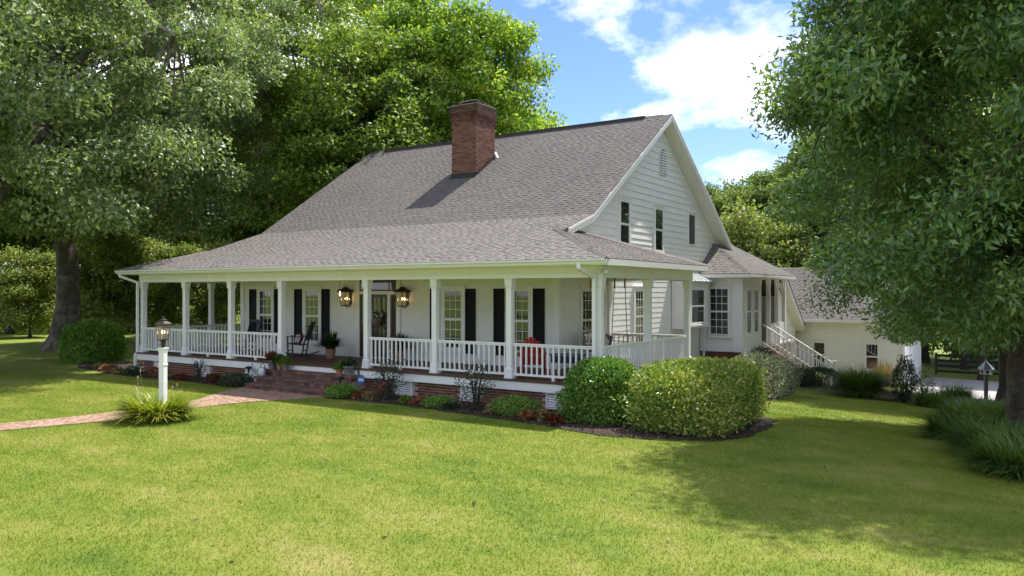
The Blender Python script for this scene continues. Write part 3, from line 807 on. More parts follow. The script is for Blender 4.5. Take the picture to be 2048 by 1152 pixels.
# -- railings, every baluster its own piece
balm = MB(); balm.box(-0.019, -0.019, 0, 0.019, 0.019, 0.71)
BALM = new_mesh('baluster', balm.v, balm.f, M['trim'])
def railing(a, b, foot=True, end=0.085):
    a = Vector((*a, 0)); b = Vector((*b, 0)); d = (b - a).normalized(); L = (b - a).length
    p, q = a + d * end, b - d * end
    mb = MB(); up = Vector((0, 0, 1))
    mb.bar(p + up * 0.865, q + up * 0.865, 0.085, 0.04)
    r = mb.build('railing', M['trim'], house, bevel=0.008)
    MB().bar(p + up * 0.826, q + up * 0.826, 0.045, 0.036).build('under_rail', M['trim'], r)
    MB().bar(p + up * 0.105, q + up * 0.105, 0.05, 0.055).build('bottom_rail', M['trim'], r)
    n = max(2, round((L - 2 * end) / 0.158))
    rz = math.atan2(d.y, d.x)
    for i in range(n):
        c = p + (q - p) * ((i + 0.5) / n)
        o = inst(BALM, 'baluster', (c.x, c.y, 0.12), r, rotz=rz)
    if foot:
        c = (p + q) / 2
        MB().box(c.x - 0.035, c.y - 0.035, 0, c.x + 0.035, c.y + 0.035, 0.079).build('foot_block', M['trim'], r)
for i in range(7):
    if i == 3: continue
    railing((CX[i], 0.09), (CX[i + 1], 0.09))
railing((0, 0.09), (0, 2.91)); railing((0, 2.91), (0, 5.8)); railing((WX + 0.1, 5.83), (0, 5.83), end=0.06)
railing((-18.25, 0.09), (-18.25, 2.9)); railing((-18.25, 2.9), (-18.25, 5.9)); railing((-18.25, 5.9), (-18.25, 8.8))

# -- foundation: bricks in running bond, the nearest 300 as pieces
fo = MB(); fo.box(-18.2, 0.02, -1.2, 0.02, 0.2, -0.05); fo.box(-0.15, 0.201, -2.2, 0.02, 5.8, -0.05); fo.box(-18.2, 0.201, -1.2, -18.0, 9, -0.05); fo.box(WX, 5.62, -2.2, -0.151, 5.8, -0.05)
found = fo.build('foundation', M['mortar'], house)
VENTS = [(-17.42, -16.95), (-14.95, -14.36), (-12.52, -11.95), (-6.2, -5.62), (-3.98, -3.40), (-1.40, -0.82)]
bb = MB().box(0, 0, 0, 0.19, 0.1, 0.059); BRM = new_mesh('brick', bb.v, bb.f, M['brick'])
cand = []
for row in range(8):
    z = -0.332 - row * 0.074
    x = -18.2 + (0.103 if row % 2 else 0)
    while x < -0.18:
        if not any(v0 - 0.2 < x < v1 + 0.005 and z > -0.66 for v0, v1 in VENTS) and not (-11.2 < x < -7.5):
            cand.append((x, z, row))
        x += 0.206
cand.sort(key=lambda c: (-c[0] - (0 if c[2] < 6 else -30)))
rest = MB()
for i, (x, z, row) in enumerate(cand):
    dy = RND.uniform(-0.003, 0.003)
    if i < 290: inst(BRM, 'brick', (x, 0.005 + dy, z), found)
    else: rest.box(x, 0.005 + dy, z, x + 0.19, 0.1, z + 0.059)
for row in range(20):
    z = -0.332 - row * 0.074; y = 0.03 + (0.103 if row % 2 else 0)
    while y < 5.7: rest.box(-0.08, y, z, 0.033, y + 0.195, z + 0.062); y += 0.206
rest.build('brickwork', M['bricks'], found, kind='stuff')
for v0, v1 in VENTS:
    f = MB(); z0, z1 = -0.665, -0.27
    f.box(v0, -0.03, z0, v0 + 0.04, 0.03, z1); f.box(v1 - 0.04, -0.03, z0, v1, 0.03, z1); f.box((v0 + v1) / 2 - 0.025, -0.03, z0, (v0 + v1) / 2 + 0.025, 0.03, z1)
    f.box(v0 + .04, -0.029, z0, v1 - .04, 0.03, z0 + 0.035); f.box(v0 + .04, -0.029, z1 - 0.035, v1 - .04, 0.03, z1)
    vo = f.build('foundation_vent', M['trim'], house)
    MB().box(v0 + .02, 0.012, z0 + .02, v1 - .02, 0.018, z1 - .02).build('vent_opening', M['black_metal'], vo)
    for side in ((v0 + .042, (v0 + v1) / 2 - .027), ((v0 + v1) / 2 + .027, v1 - .042)):
        for k in range(5):
            z = z0 + 0.05 + k * 0.062
            MB().hexa([(side[0], -0.022, z), (side[1], -0.022, z), (side[1], -0.012, z), (side[0], -0.012, z), (side[0], 0.0, z + 0.042), (side[1], 0.0, z + 0.042), (side[1], 0.01, z + 0.042), (side[0], 0.01, z + 0.042)]).build('louvre', M['trim'], vo)

# -- front brick steps
stx0, stx1 = -11.1, -7.45
st = MB(); core = MB()
for k in range(3):
    top = -0.185 - 0.18 * k; yf = -0.50 - 0.33 * k
    grow = 0.0 if k == 0 else 0.0
    core.box(stx0 + 0.02, yf + 0.03, -1.0, stx1 - 0.02, yf + 0.36 + (0.5 if k == 0 else 0), top - 0.012)
    x = stx0
    while x < stx1 - 0.03:
        st.box(x, yf - 0.02 + RND.uniform(-.004, .004), top - 0.065 + RND.uniform(-.002, .002), x + 0.068, yf + 0.34, top + RND.uniform(-.003, .003)); x += 0.077
    x = stx0 + (0.1 if k % 2 else 0)
    while x < stx1 - 0.1:
        st.box(x, yf + 0.012, top - 0.175, min(x + 0.195, stx1), yf + 0.1, top - 0.078); x += 0.206
    for yy in (yf + .04, yf + .2):
        st.box(stx1 - 0.08, yy, top - 0.175, stx1 - 0.004, yy + 0.13, top - 0.078); st.box(stx0 + 0.004, yy, top - 0.175, stx0 + 0.08, yy + 0.13, top - 0.078)
steps = core.build('brick_steps', M['mortar_dark'], house)
st.build('step_bricks', M['steps'], steps, kind='stuff')

# -- shingled roof planes
def shingle_plane(name, parent, P, U, V, length, span, mat, seed, exposure=0.143, deck=None):
    """P eave point, U along eave, V up the slope (unit), span(v) gives (u0, u1)"""
    r = random.Random(seed); P = Vector(P); U = Vector(U).normalized(); V = Vector(V).normalized(); Nn = U.cross(V).normalized()
    if Nn.z < 0: Nn = -Nn
    mb = MB(); rows = int(length / exposure + 0.5)
    for k in range(rows):
        v0 = k * exposure; v1 = min(v0 + exposure + 0.03, length)
        a, b = span(v0); a2, b2 = span(min(v0 + exposure, length))
        if b - a < 0.1: continue
        u = a - r.uniform(0, 0.25); tog = False
        while u < b - 0.02:
            tog = not tog; w = (0.17 if tog else 0.115) * r.uniform(0.8, 1.25)
            u0, u1 = max(u, a), min(u + w - 0.002, b); u += w
            if u1 - u0 < 0.03: continue
            th = 0.017 if tog else 0.007; lift = r.uniform(0, 0.003)
            t0 = max(u0, a2) if u0 <= a + 0.01 else u0; t1 = min(u1, b2) if u1 >= b - 0.01 else u1
            if t1 - t0 < 0.01: t0 = t1 = (t0 + t1) / 2
            j = r.uniform(-0.004, 0.004)
            q = [P + U * u0 + V * (v0 + j), P + U * u1 + V * (v0 + j), P + U * t1 + V * v1, P + U * t0 + V * v1]
            top = [q[0] + Nn * (th + lift), q[1] + Nn * (th + lift), q[2] + Nn * (0.004 + th * 0.2), q[3] + Nn * (0.004 + th * 0.2)]
            bot = [p - Nn * 0.002 for p in q]
            n0 = len(mb.v)
            mb.add(bot[:2] + top + bot[2:], [(2, 3, 4, 5), (0, 1, 3, 2), (1, 6, 4, 3), (7, 0, 2, 5)])
    return mb.build(name, mat, parent, kind='stuff')
def slab(poly, down=0.06):
    mb = MB(); n = len(poly); a = [Vector(p) - Vector((0, 0, 0.004)) for p in poly]; b = [p - Vector((0, 0, down)) for p in a]
    fs = [tuple(range(n)), tuple(range(2 * n - 1, n - 1, -1))] + [(i, i + n, (i + 1) % n + n, (i + 1) % n) for i in range(n)]
    return mb.add(a + b, fs)
main_roof = slab([(XL, YB, ZB), (XR, YB, ZB), (XR, YR, ZR), (XL, YR, ZR)], 0.12).build('main_roof', M['roof_deck'], house)
L2 = math.hypot(YR - YB, ZR - ZB); L1 = math.hypot(YB - Y0, ZB - Z0)
shingle_plane('shingles', main_roof, (XL, YB, ZB), (1, 0, 0), (0, YR - YB, ZR - ZB), L2, lambda v: (-0.02, XR - XL + 0.02), M['shingle'], 11)
slab([(XL, YR, ZR - 0.005), (XR, YR, ZR - 0.005), (XR, 17.3, 3.9), (XL, 17.3, 3.9)], 0.12).build('rear_slope', M['shingle'], main_roof)
rc = MB(); x = XL
while x < XR - 0.35:
    rc.prism([(x, YR - 0.13, ZR - 0.07), (x, YR, ZR + 0.035), (x, YR + 0.13, ZR - 0.07), (x, YR, ZR - 0.03)], (0.29, 0, 0)); x += 0.3
rc.box(XL + 0.9, YR - 0.16, ZR - 0.09, XR - 1.0, YR - 0.10, ZR + 0.03)
rc.box(XL + 0.9, YR - 0.17, ZR + 0.0, XR - 1.0, YR + 0.17, ZR + 0.032)
rc.build('ridge_caps', M['ridge'], main_roof, kind='stuff')
# rake boards and soffits of the right and left gables
rk = MB()
def rake(mb, xa, xb, pts, h, dz=0.0):
    for (y0, z0), (y1, z1) in zip(pts[:-1], pts[1:]):
        mb.hexa([(xa, y0, z0 - h - dz), (xb, y0, z0 - h - dz), (xb, y1, z1 - h - dz), (xa, y1, z1 - h - dz), (xa, y0, z0 - dz), (xb, y0, z0 - dz), (xb, y1, z1 - dz), (xa, y1, z1 - dz)])
PR = [(2.5, roof_z(2.5)), (YB, ZB), (YR, ZR), (17.3, 3.9)]
rake(rk, XR - 0.035, XR + 0.006, PR, 0.21, 0.012)
rake(rk, XR + 0.0065, XR + 0.024, PR, 0.075, 0.012)
rk.build('rake_board', M['trim'], main_roof)
rk = MB(); rake(rk, XL, XL + 0.035, [(1.6, roof_z(1.6))] + PR[1:], 0.2, 0.012); rk.build('rake_board', M['trim'], main_roof)
rs = MB(); rake(rs, WX + 0.03, XR - 0.036, PR, 0.02, 0.185); rs.build('rake_soffit', M['trim'], main_roof)
fz = MB(); rake(fz, WX + 0.03, WX + 0.055, PR, 0.16, 0.20); fz.build('frieze_board', M['trim'], main_roof)

XHL = XL; tl = XL - XEL; tr_h = XE - WX
def porch_front_span(v):
    y = v / L1 * (YB - Y0)
    return (min(y, tl), (XE - XEL) - min(y, XE - XR))
porch_roof = slab([(XEL, Y0, Z0), (XE, Y0, Z0), (XR, Y0 + XE - XR, Z0 + (XE - XR) * S1), (XR, YB, ZB), (XL, YB, ZB), (XL, Y0 + tl, Z0 + tl * S1)]).build('porch_roof', M['roof_deck'], house)
shingle_plane('shingles', porch_roof, (XEL, Y0, Z0), (1, 0, 0), (0, YB - Y0, ZB - Z0), L1, porch_front_span, M['shingle_porch'], 12)
zt = Z0 + tr_h * S1
slab([(XE, Y0, Z0), (XE, YREAR, Z0), (WX, YREAR - tr_h, zt), (WX, Y0 + tr_h, zt)]).build('side_slope', M['roof_deck'], porch_roof)
Ls = math.hypot(tr_h, zt - Z0)
shingle_plane('shingles', porch_roof, (XE, Y0, Z0), (0, 1, 0), (-tr_h, 0, zt - Z0), Ls, lambda v: (v / Ls * tr_h, (YREAR - Y0) - v / Ls * tr_h), M['shingle_porch'], 13)
slab([(XE, YREAR, Z0), (WX, YREAR, Z0), (WX, YREAR - tr_h, zt)]).build('rear_slope', M['shingle_porch'], porch_roof)
slab([(XEL, Y0, Z0), (XL, Y0 + tl, Z0 + tl * S1), (XL, 9.3, Z0 + tl * S1), (XEL, 9.3, Z0)]).build('left_slope', M['shingle_porch'], porch_roof)
def hip_caps(a, b, parent, w=0.11):
    a = Vector(a); b = Vector(b); d = (b - a); L = d.length; d.normalize(); s = d.cross(Vector((0, 0, 1))).normalized(); u = s.cross(d)
    mb = MB(); t = 0
    while t < L:
        p = a + d * t; q = a + d * min(t + 0.2, L)
        mb.add([p - s * w - u * 0.02, p + u * 0.045, p + s * w - u * 0.02, q - s * w - u * 0.03, q + u * 0.028, q + s * w - u * 0.03], [(0, 1, 4, 3), (1, 2, 5, 4), (0, 2, 1)])
        t += 0.15
    mb.build('hip_caps', M['shingle_porch'], parent, kind='stuff')
hip_caps((XE, Y0, Z0), (WX + 0.1, Y0 + tr_h - 0.1, zt), porch_roof)
hip_caps((XE, YREAR, Z0), (WX + 0.1, YREAR - tr_h + 0.1, zt), porch_roof)
hip_caps((XEL, Y0, Z0), (XL, Y0 + tl, Z0 + tl * S1), porch_roof)
# fascia, gutter, downspouts
fa = MB(); fa.box(XE - 0.02, Y0 + 0.002, 2.772, XE + 0.012, YREAR, Z0 - 0.008); fa.box(XEL + 0.02, Y0 + 0.03, 2.772, XE - 0.021, Y0 + 0.05, Z0 - 0.03); fa.box(WX + 0.05, YREAR - 0.03, 2.772, XE - 0.021, YREAR - 0.001, Z0 - 0.02)
fa.box(XEL - 0.01, Y0 + 0.002, 2.772, XEL + 0.019, 9.0, Z0 - 0.01)
fa.build('fascia_board', M['trim'], house)
gp = [(Y0 + 0.028, 2.915), (Y0 + 0.028, 2.80), (Y0 - 0.045, 2.80), (Y0 - 0.06, 2.84), (Y0 - 0.095, 2.875), (Y0 - 0.10, 2.915), (Y0 - 0.085, 2.915), (Y0 - 0.082, 2.88), (Y0 - 0.04, 2.82), (Y0 + 0.015, 2.82), (Y0 + 0.015, 2.915)]
gm = MB(); n = len(gp); xa, xb = XEL - 0.03, XE + 0.02
gm.v = [(xa, y, z) for y, z in gp] + [(xb, y, z) for y, z in gp]
gm.f = [(i, (i + 1) % n, (i + 1) % n + n, i + n) for i in range(n)] + [(0, 1, 2, 3, 4, 5, 6, 7, 8, 9, 10)[::-1], tuple(range(n, 2 * n))]
gut = gm.build('gutter', M['gutter'], house)
def downspout(xp, x2, ybase):
    mb = MB()
    mb.bar((xp, Y0 - 0.03, 2.82), (xp, Y0 - 0.03, 2.70), 0.085, 0.07, (0, 1, 0))
    mb.bar((xp, Y0 - 0.04, 2.715), (x2, -0.10, 2.50), 0.07, 0.085)
    mb.bar((x2, -0.085, 2.535), (x2, -0.085, -0.02), 0.085, 0.065, (0, 1, 0))
    mb.bar((x2, -0.085, 0.0), (x2, -0.185, -0.12), 0.085, 0.06, (1, 0, 0))
    mb.bar((x2, -0.175, -0.1), (x2, -0.175, ybase), 0.084, 0.062, (0, 1, 0))
    mb.bar((x2, -0.16, ybase + 0.03), (x2 - 0.05, -0.42, ybase - 0.07), 0.085, 0.065)
    mb.build('downspout', M['gutter'], gut)
downspout(-0.17, -0.06, -0.55); downspout(-18.55, -18.36, -0.55)

# -- chimney
cx0, cx1, cy0, cy1 = -9.66, -8.50, 7.05, 8.22
cm = MB(); cm.box(cx0 + 0.012, cy0 + 0.012, 6.0, cx1 - 0.012, cy1 - 0.012, 9.08); 
cm.box(cx0 - 0.04, cy0 - 0.04, 8.82, cx1 + 0.04, cy1 + 0.04, 9.06)
chim = cm.build('chimney', M['mortar_dark'], house)
cb = MB(); row = 0; z = 6.05
while z < 9.08:
    g = 0.0 if z < 8.42 else min(0.055, 0.011 * (1 + int((z - 8.42) / 0.074)))
    off = 0.1 if row % 2 else 0.0
    for face in range(4):
        a, b = (cx0 - g, cx1 + g) if face % 2 == 0 else (cy0 - g, cy1 + g)
        u = a - off
        while u < b - 0.02:
            u0, u1 = max(u, a), min(u + 0.19, b); u += 0.207
            if u1 - u0 < 0.02: continue
            j = RND.uniform(-0.003, 0.003)
            if face == 0: cb.box(u0, cy0 - g + j, z, u1, cy0 - g + 0.05, z + 0.060)
            elif face == 2: cb.box(u0, cy1 + g - 0.05, z, u1, cy1 + g + j, z + 0.060)
            elif face == 1: cb.box(cx1 + g - 0.05, max(u0, cy0 - g + 0.052), z, cx1 + g + j, min(u1, cy1 + g - 0.052), z + 0.060)
            else: cb.box(cx0 - g + j, max(u0, cy0 - g + 0.052), z, cx0 - g + 0.05, min(u1, cy1 + g - 0.052), z + 0.060)
    z += 0.0745; row += 1
cb.build('chimney_bricks', M['chimney'], chim, kind='stuff')
MB().box(cx0 - 0.02, cy0 - 0.02, 9.085, cx1 + 0.02, cy1 + 0.02, 9.13).build('crown_wash', M['mortar_dark'], chim)
cap = MB(); 
cap.box(cx0 + 0.27, cy0 + 0.3, 9.13, cx1 - 0.27, cy1 - 0.3, 9.27)
cap.hexa([(cx0 + 0.17, cy0 + 0.17, 9.27), (cx1 - 0.17, cy0 + 0.17, 9.27), (cx1 - 0.17, cy1 - 0.17, 9.27), (cx0 + 0.17, cy1 - 0.17, 9.27), (cx0 + 0.32, cy0 + 0.32, 9.34), (cx1 - 0.32, cy0 + 0.32, 9.34), (cx1 - 0.32, cy1 - 0.32, 9.34), (cx0 + 0.32, cy1 - 0.32, 9.34)])
cap.build('chimney_cap', M['bronze'], chim)
fl = MB(); fl.box(cx0 - 0.02, cy0 - 0.02, 6.2, cx1 + 0.02, cy0 - 0.012, roof_z(cy0) + 0.12)
fl.box(cx0 - 0.025, cy0 - 0.16, roof_z(cy0 - .16) + 0.0, cx1 + 0.025, cy0 - 0.021, roof_z(cy0 - .16) + 0.075)
for k in range(9):
    y = cy0 + 0.13 * k; fl.box(cx1 + 0.008, y, roof_z(y) - 0.1, cx1 + 0.018 + 0.0006 * k, y + 0.135, roof_z(y) + 0.17)
fl.build('flashing', M['flashing'], chim)
MB().prism([(cx1 + 0.02, cy1 - 0.05, roof_z(cy1 - .05)), (cx1 + 0.16, cy1 - 0.05, roof_z(cy1 - .05) + 0.0), (cx1 + 0.02, cy1 - 0.05, roof_z(cy1 - .05) + 0.24)], (0, 0.1, 0.066)).build('cricket', M['flash_bright'], chim)

# -- box bay on the right wall, with standing seam roof
by0, by1, bx1 = 11.16, 13.75, -2.08
bo = MB(); bo.box(WX + 0.03, by0, 0.84, bx1, by1, 2.52)
bay = bo.build('box_bay', M['siding'], house)
bt = MB(); bt.box(WX + 0.03, by0 - 0.02, 0.80, bx1 + 0.02, by1 + 0.02, 0.839); bt.build('bay_base', M['trim'], bay); bt = MB(); bt.box(WX + 0.03, by0 - 0.03, 2.36, bx1 + 0.03, by1 + 0.03, 2.56)
bt.build('bay_trim', M['trim'], bay)
br = slab([(bx1 + 0.16, by0 - 0.14, 2.58), (bx1 + 0.16, by1 + 0.14, 2.58), (WX + 0.02, by1 + 0.14, 2.95), (WX + 0.02, by0 - 0.14, 2.95)], 0.03); bro = br.build('bay_roof', M['metal_roof'], bay)
for k in range(8):
    y = by0 - 0.13 + k * (by1 - by0 + 0.26) / 7
    MB().bar((bx1 + 0.16, y, 2.595), (WX + 0.03, y, 2.965), 0.018, 0.03).build('seam', M['metal_roof'], bro)
window(bay, (bx1, by0 + 0.55, 0.98), (0, 1, 0), (1, 0, 0), 1.4, 1.28, cols=1, rows=1, glass='glass_side', trim=0.11)

# -- rear wing with window, then an open breezeway with arched posts and side stairs
gx1, gy0_, gy1_ = -0.92, 14.2, 16.75
wg = MB(); wg.box(WX - 0.1, gy0_ + 0.005, -0.2, gx1 - 0.005, gy1_, 2.85)
wing = wg.build('rear_wing', M['siding'], house)
for k in range(-1, 16):
    if k >= 0: clapboard(wing, (gx1, gy0_ + 0.05), (gx1, gy1_), k * EX, (1, 0))
    clapboard(wing, (gx1 - 0.02, gy0_), (WX + 0.03, gy0_), k * EX, (0, -1))
wt = MB(); wt.box(gx1 - 0.32, gy0_ - 0.05, -0.18, gx1 + 0.04, gy0_ - 0.0, 2.8); wt.box(WX + 0.04, gy0_ - 0.05, -0.18, WX + 0.3, gy0_, 2.8)
wt.box(gx1 + 0.002, gy0_ + 0.001, -0.18, gx1 + 0.04, gy0_ + 0.12, 2.8); wt.box(WX + 0.3, gy0_ - 0.046, 2.44, gx1 - 0.32, gy0_, 2.8)
wt.box(WX + 0.04, gy0_ - 0.06, -0.2, gx1 + 0.05, gy0_ - 0.051, -0.02); wt.box(gx1 + 0.041, gy0_ - 0.06, -0.42, gx1 + 0.05, gy1_, -0.05)
wt.build('wing_trim', M['trim'], wing)
window(wing, (-2.17, gy0_ - 0.03, 0.46), (1, 0, 0), (0, -1, 0), 0.76, 1.85, cols=3, rows=3, glass='glass_side', trim=0.06)
for ya in (14.75, 15.75):
    window(wing, (gx1 + 0.0, ya, 0.5), (0, 1, 0), (1, 0, 0), 0.62, 1.75, cols=1, rows=1, glass='glass_side', trim=0.09)
wf = MB(); wf.box(WX, gy0_ + 0.06, -3.0, gx1 - 0.05, 22.5, -0.19); wing_f = wf.build('wing_foundation', M['mortar_dark'], wing)
wb = MB()
for row in range(26):
    z = -0.265 - row * 0.074; y = gy0_ + 0.08 + (0.1 if row % 2 else 0)
    while y < 17.0: wb.box(gx1 - 0.1, y, z, gx1 - 0.03, y + 0.195, z + 0.062); y += 0.206
    x = WX + (0.1 if row % 2 else 0)
    while x < gx1 - 0.25: wb.box(x, gy0_ + 0.04, z, x + 0.195, gy0_ + 0.1, z + 0.062); x += 0.206
wb.build('brickwork', M['bricks'], wing_f, kind='stuff')
ex, ey0, ey1, ez = -0.50, 13.8, 21.1, 2.87
half = (ey1 - ey0) / 2; apx = ex - half; apz = ez + half * 0.62
wr = slab([(ex, ey0, ez), (ex, ey1, ez), (apx, ey0 + half, apz)], 0.08); wroof = wr.build('wing_roof', M['roof_deck'], house)
Lh = math.hypot(half, apz - ez)
shingle_plane('shingles', wroof, (ex, ey0, ez), (0, 1, 0), (-half, 0, apz - ez), Lh, lambda v: (v / Lh * half, 2 * half - v / Lh * half), M['shingle_porch'], 14)
slab([(WX - 2.5, ey0, ez), (ex, ey0, ez), (apx, ey0 + half, apz), (WX - 2.5, ey0 + half, apz)], 0.08).build('front_slope', M['roof_deck'], wroof)
shingle_plane('shingles', wroof, (WX - 2.5, ey0, ez), (1, 0, 0), (0, half, apz - ez), Lh, lambda v: (0, (ex - WX + 2.5) - v / Lh * half), M['shingle_porch'], 15)
slab([(ex, ey1, ez), (WX - 2.5, ey1, ez), (WX - 2.5, ey0 + half, apz), (apx, ey0 + half, apz)], 0.08).build('rear_slope', M['shingle'], wroof)
hip_caps((ex, ey0, ez), (apx, ey0 + half, apz), wroof)
wg2 = MB(); wg2.box(WX + 0.02, ey0 - 0.06, ez - 0.15, ex + 0.05, ey0 + 0.04, ez - 0.02); wg2.box(ex - 0.04, ey0 + 0.041, ez - 0.13, ex + 0.02, ey1, ez - 0.015)
wg2.box(WX + 0.04, ey0 + 0.05, ez - 0.16, ex - 0.05, ey1 - 0.05, ez - 0.13)
wg2.build('wing_fascia', M['trim'], wroof)
ds = MB(); ds.bar((WX + 0.32, ey0 - 0.0, 2.75), (WX + 0.22, gy0_ - 0.09, 2.5), 0.07, 0.08); ds.bar((WX + 0.22, gy0_ - 0.09, 2.55), (WX + 0.22, gy0_ - 0.09, -0.8), 0.085, 0.065, (0, 1, 0)); ds.build('downspout', M['gutter'], wroof)
# breezeway: floor, posts with arched brackets, low panel wall, lit back wall
bz = MB(); bz.box(WX, gy1_ + 0.01, -0.20, gx1 + 0.04, 22.4, -0.12); breeze = bz.build('breezeway_floor', M['concrete'], house)
for yp in (16.9, 18.35, 19.75, 21.0):
    q = MB(); q.box(gx1 - 0.16, yp - 0.08, -0.12, gx1, yp + 0.08, 2.72)
    for s in (-1, 1):
        if (yp == 16.9 and s < 0) or (yp == 21.0 and s > 0): continue
        q.prism([(gx1 - 0.12, yp + s * 0.08, 2.0), (gx1 - 0.12, yp + s * 0.19, 2.35), (gx1 - 0.12, yp + s * 0.30, 2.55), (gx1 - 0.12, yp + s * 0.30, 2.72), (gx1 - 0.12, yp + s * 0.08, 2.72)], (0.08, 0, 0))
    q.build('breezeway_post', M['trim'], house)
pw = MB()
for ya, yb in ((18.43, 19.67), (19.83, 20.92)): pw.box(gx1 - 0.12, ya, -0.12, gx1 - 0.04, yb, 0.78)
pw.build('panel_wall', M['trim'], house)
lwm = MB(); lwm.box(WX - 0.1, gy1_ + 0.02, -0.2, WX - 0.02, 24.9, 3.0); lwm.box(WX - 0.019, 22.4, -2.6, gx1 - 0.3, 22.5, 2.2); lwm.build('breezeway_back_wall', M['siding'], house)
# rear gable end: steep rake coming down towards the garage
RY0, RZ0, RY1, RZ1 = 21.15, 2.78, 24.7, 0.42
rr_ = MB(); xg = gx1 + 0.02
rake(rr_, xg - 0.05, xg, [(RY0, RZ0), (RY1, RZ1)], 0.24); rake(rr_, xg - 0.42, xg - 0.051, [(RY0, RZ0), (RY1, RZ1)], 0.025, 0.2)
rr_.build('breezeway_rake', M['trim'], house)
rake_roof = MB(); rake(rake_roof, xg - 6, xg + 0.03, [(RY0, RZ0 + 0.035), (RY1, RZ1 + 0.035)], 0.03); rake_roof.build('breezeway_roof', M['shingle'], house)
gwl = MB(); gwl.prism([(gx1 - 0.45, 21.2, -2.6), (gx1 - 0.45, 24.5, -2.6), (gx1 - 0.45, 24.5, 0.38), (gx1 - 0.45, 21.2, 2.45)], (-0.1, 0, 0)); gwl.build('breezeway_gable', M['siding'], house)
gt = MB(); gt.box(gx1 - 0.449, 22.5, -2.4, gx1 - 0.40, 22.68, 1.6); gt.box(gx1 - 0.449, 24.2, -2.4, gx1 - 0.40, 24.5, 0.4); rake(gt, gx1 - 0.449, gx1 - 0.41, [(21.2, 2.45), (24.5, 0.36)], 0.18); gt.build('gable_trim', M['trim'], house)
# side stairs
nst = 9; sx0 = gx1 + 0.05; run = 0.30; rise = 0.185
sm = MB(); stw = MB()
for k in range(nst):
    x0 = sx0 + k * run; zt_ = -0.14 - rise * (k + 1)
    sm.box(x0, 17.02, -2.6, x0 + run, 18.38, zt_ - 0.05); stw.box(x0 - 0.02, 17.0, zt_ - 0.048, x0 + run - 0.003, 18.4, zt_ + 0.012)
stairs = sm.build('side_stairs', M['bricks'], house); stw.build('stair_treads', M['steps'], stairs)
def stair_rail(y):
    a = Vector((sx0 - 0.02, y, -0.14)); b = Vector((sx0 + nst * run - 0.15, y, -0.14 - rise * (nst - 0.4)))
    up = Vector((0, 0, 1)); mb = MB()
    mb.bar(a + up * 0.93, b + up * 0.90, 0.08, 0.045); r = mb.build('stair_railing', M['trim'], house)
    MB().bar(a + up * 0.16, b + up * 0.13, 0.05, 0.05).build('bottom_rail', M['trim'], r)
    for i in range(1, 15):
        p = a.lerp(b, i / 15); inst(BALM, 'baluster', (p.x, p.y, p.z + 0.17), r, (1, 1, 1.03))
    MB().box(b.x - 0.02, y - 0.055, b.z - 0.5, b.x + 0.09, y + 0.055, b.z + 0.98).box(b.x - 0.04, y - 0.075, b.z + 0.98, b.x + 0.11, y + 0.075, b.z + 1.02).build('newel_post', M['trim'], r)
stair_rail(17.06); stair_rail(18.34)
# ornament on the fifth porch column and floodlights under the eave
flm = MB(); flm.lathe([(0.0, 0), (0.05, 0.0), (0.05, 0.03), (0.0, 0.03)], (0.16, 0.0, 2.72), 10)
flb = flm.build('floodlight', M['gutter'], house, True)
for dx in (0.0, 0.12):
    c = Vector((0.12 + dx, -0.02, 2.68)); d = Vector((-0.5 + 6 * dx, -0.9, -0.45)).normalized()
    MB().tube([c, c + d * 0.05, c + d * 0.10, c + d * 0.16], [0.028, 0.034, 0.05, 0.058], 12).build('lamp_head', M['sign_white'], flb, True)

# ------------------------------------------------------------------ garage
GX0, GX1, GY0, GY1, GE = -6.0, 3.55, 25.0, 32.4, 0.80
gar = thing('garage', 'low white sided garage with grey shingle roof behind the stair railing', 'garage', (0, 28, -2.6))
INV[gar.name] = Matrix.Translation((0, -28, 2.6))
gm_ = MB(); gm_.box(GX0, GY0 + 0.005, -3.4, GX1 - 0.005, GY1, GE); garw = gm_.build('garage_wall', M['siding'], gar)
for k in range(20):
    clapboard(garw, (GX1 - 0.08, GY0), (GX0, GY0), -2.75 + k * EX, (0, -1), th=0.03); clapboard(garw, (GX1, GY0 + 0.08), (GX1, GY1), -2.75 + k * EX, (1, 0))
MB().box(GX1 - 0.1, GY0 - 0.04, -2.8, GX1 + 0.04, GY0 + 0.1, GE - 0.02).build('corner_board', M['trim'], gar)
MB().box(GX1 + 0.01, 27.0, -2.75, GX1 + 0.06, 28.0, -0.2).box(GX1 + 0.01, 28.9, -2.75, GX1 + 0.06, 31.6, -0.2).build('garage_door', M['trim'], gar)
gs = (5.0 - GE) / (28.7 - GY0 + 0.4); GRZ = GE + (28.7 - GY0 + 0.4) * 0.66
grf = slab([(GX0, GY0 - 0.4, GE), (GX1 + 0.3, GY0 - 0.4, GE), (GX1 + 0.3, 28.7, GRZ), (GX0, 28.7, GRZ)], 0.1).build('garage_roof', M['roof_deck'], gar)
shingle_plane('shingles', grf, (GX0, GY0 - 0.4, GE), (1, 0, 0), (0, 28.7 - GY0 + 0.4, GRZ - GE), math.hypot(28.7 - GY0 + 0.4, GRZ - GE), lambda v: (0, GX1 + 0.3 - GX0), M['shingle'], 16)
slab([(GX0, 28.7, GRZ), (GX1 + 0.3, 28.7, GRZ), (GX1 + 0.3, GY1 + 0.4, GE), (GX0, GY1 + 0.4, GE)], 0.1).build('rear_slope', M['shingle'], grf)
MB().prism([(GX1 - 0.01, GY0, GE - 0.05), (GX1 - 0.01, GY1, GE - 0.05), (GX1 - 0.01, 28.7, GRZ - 0.2)], (-0.1, 0, 0)).build('gable', M['siding'], gar)
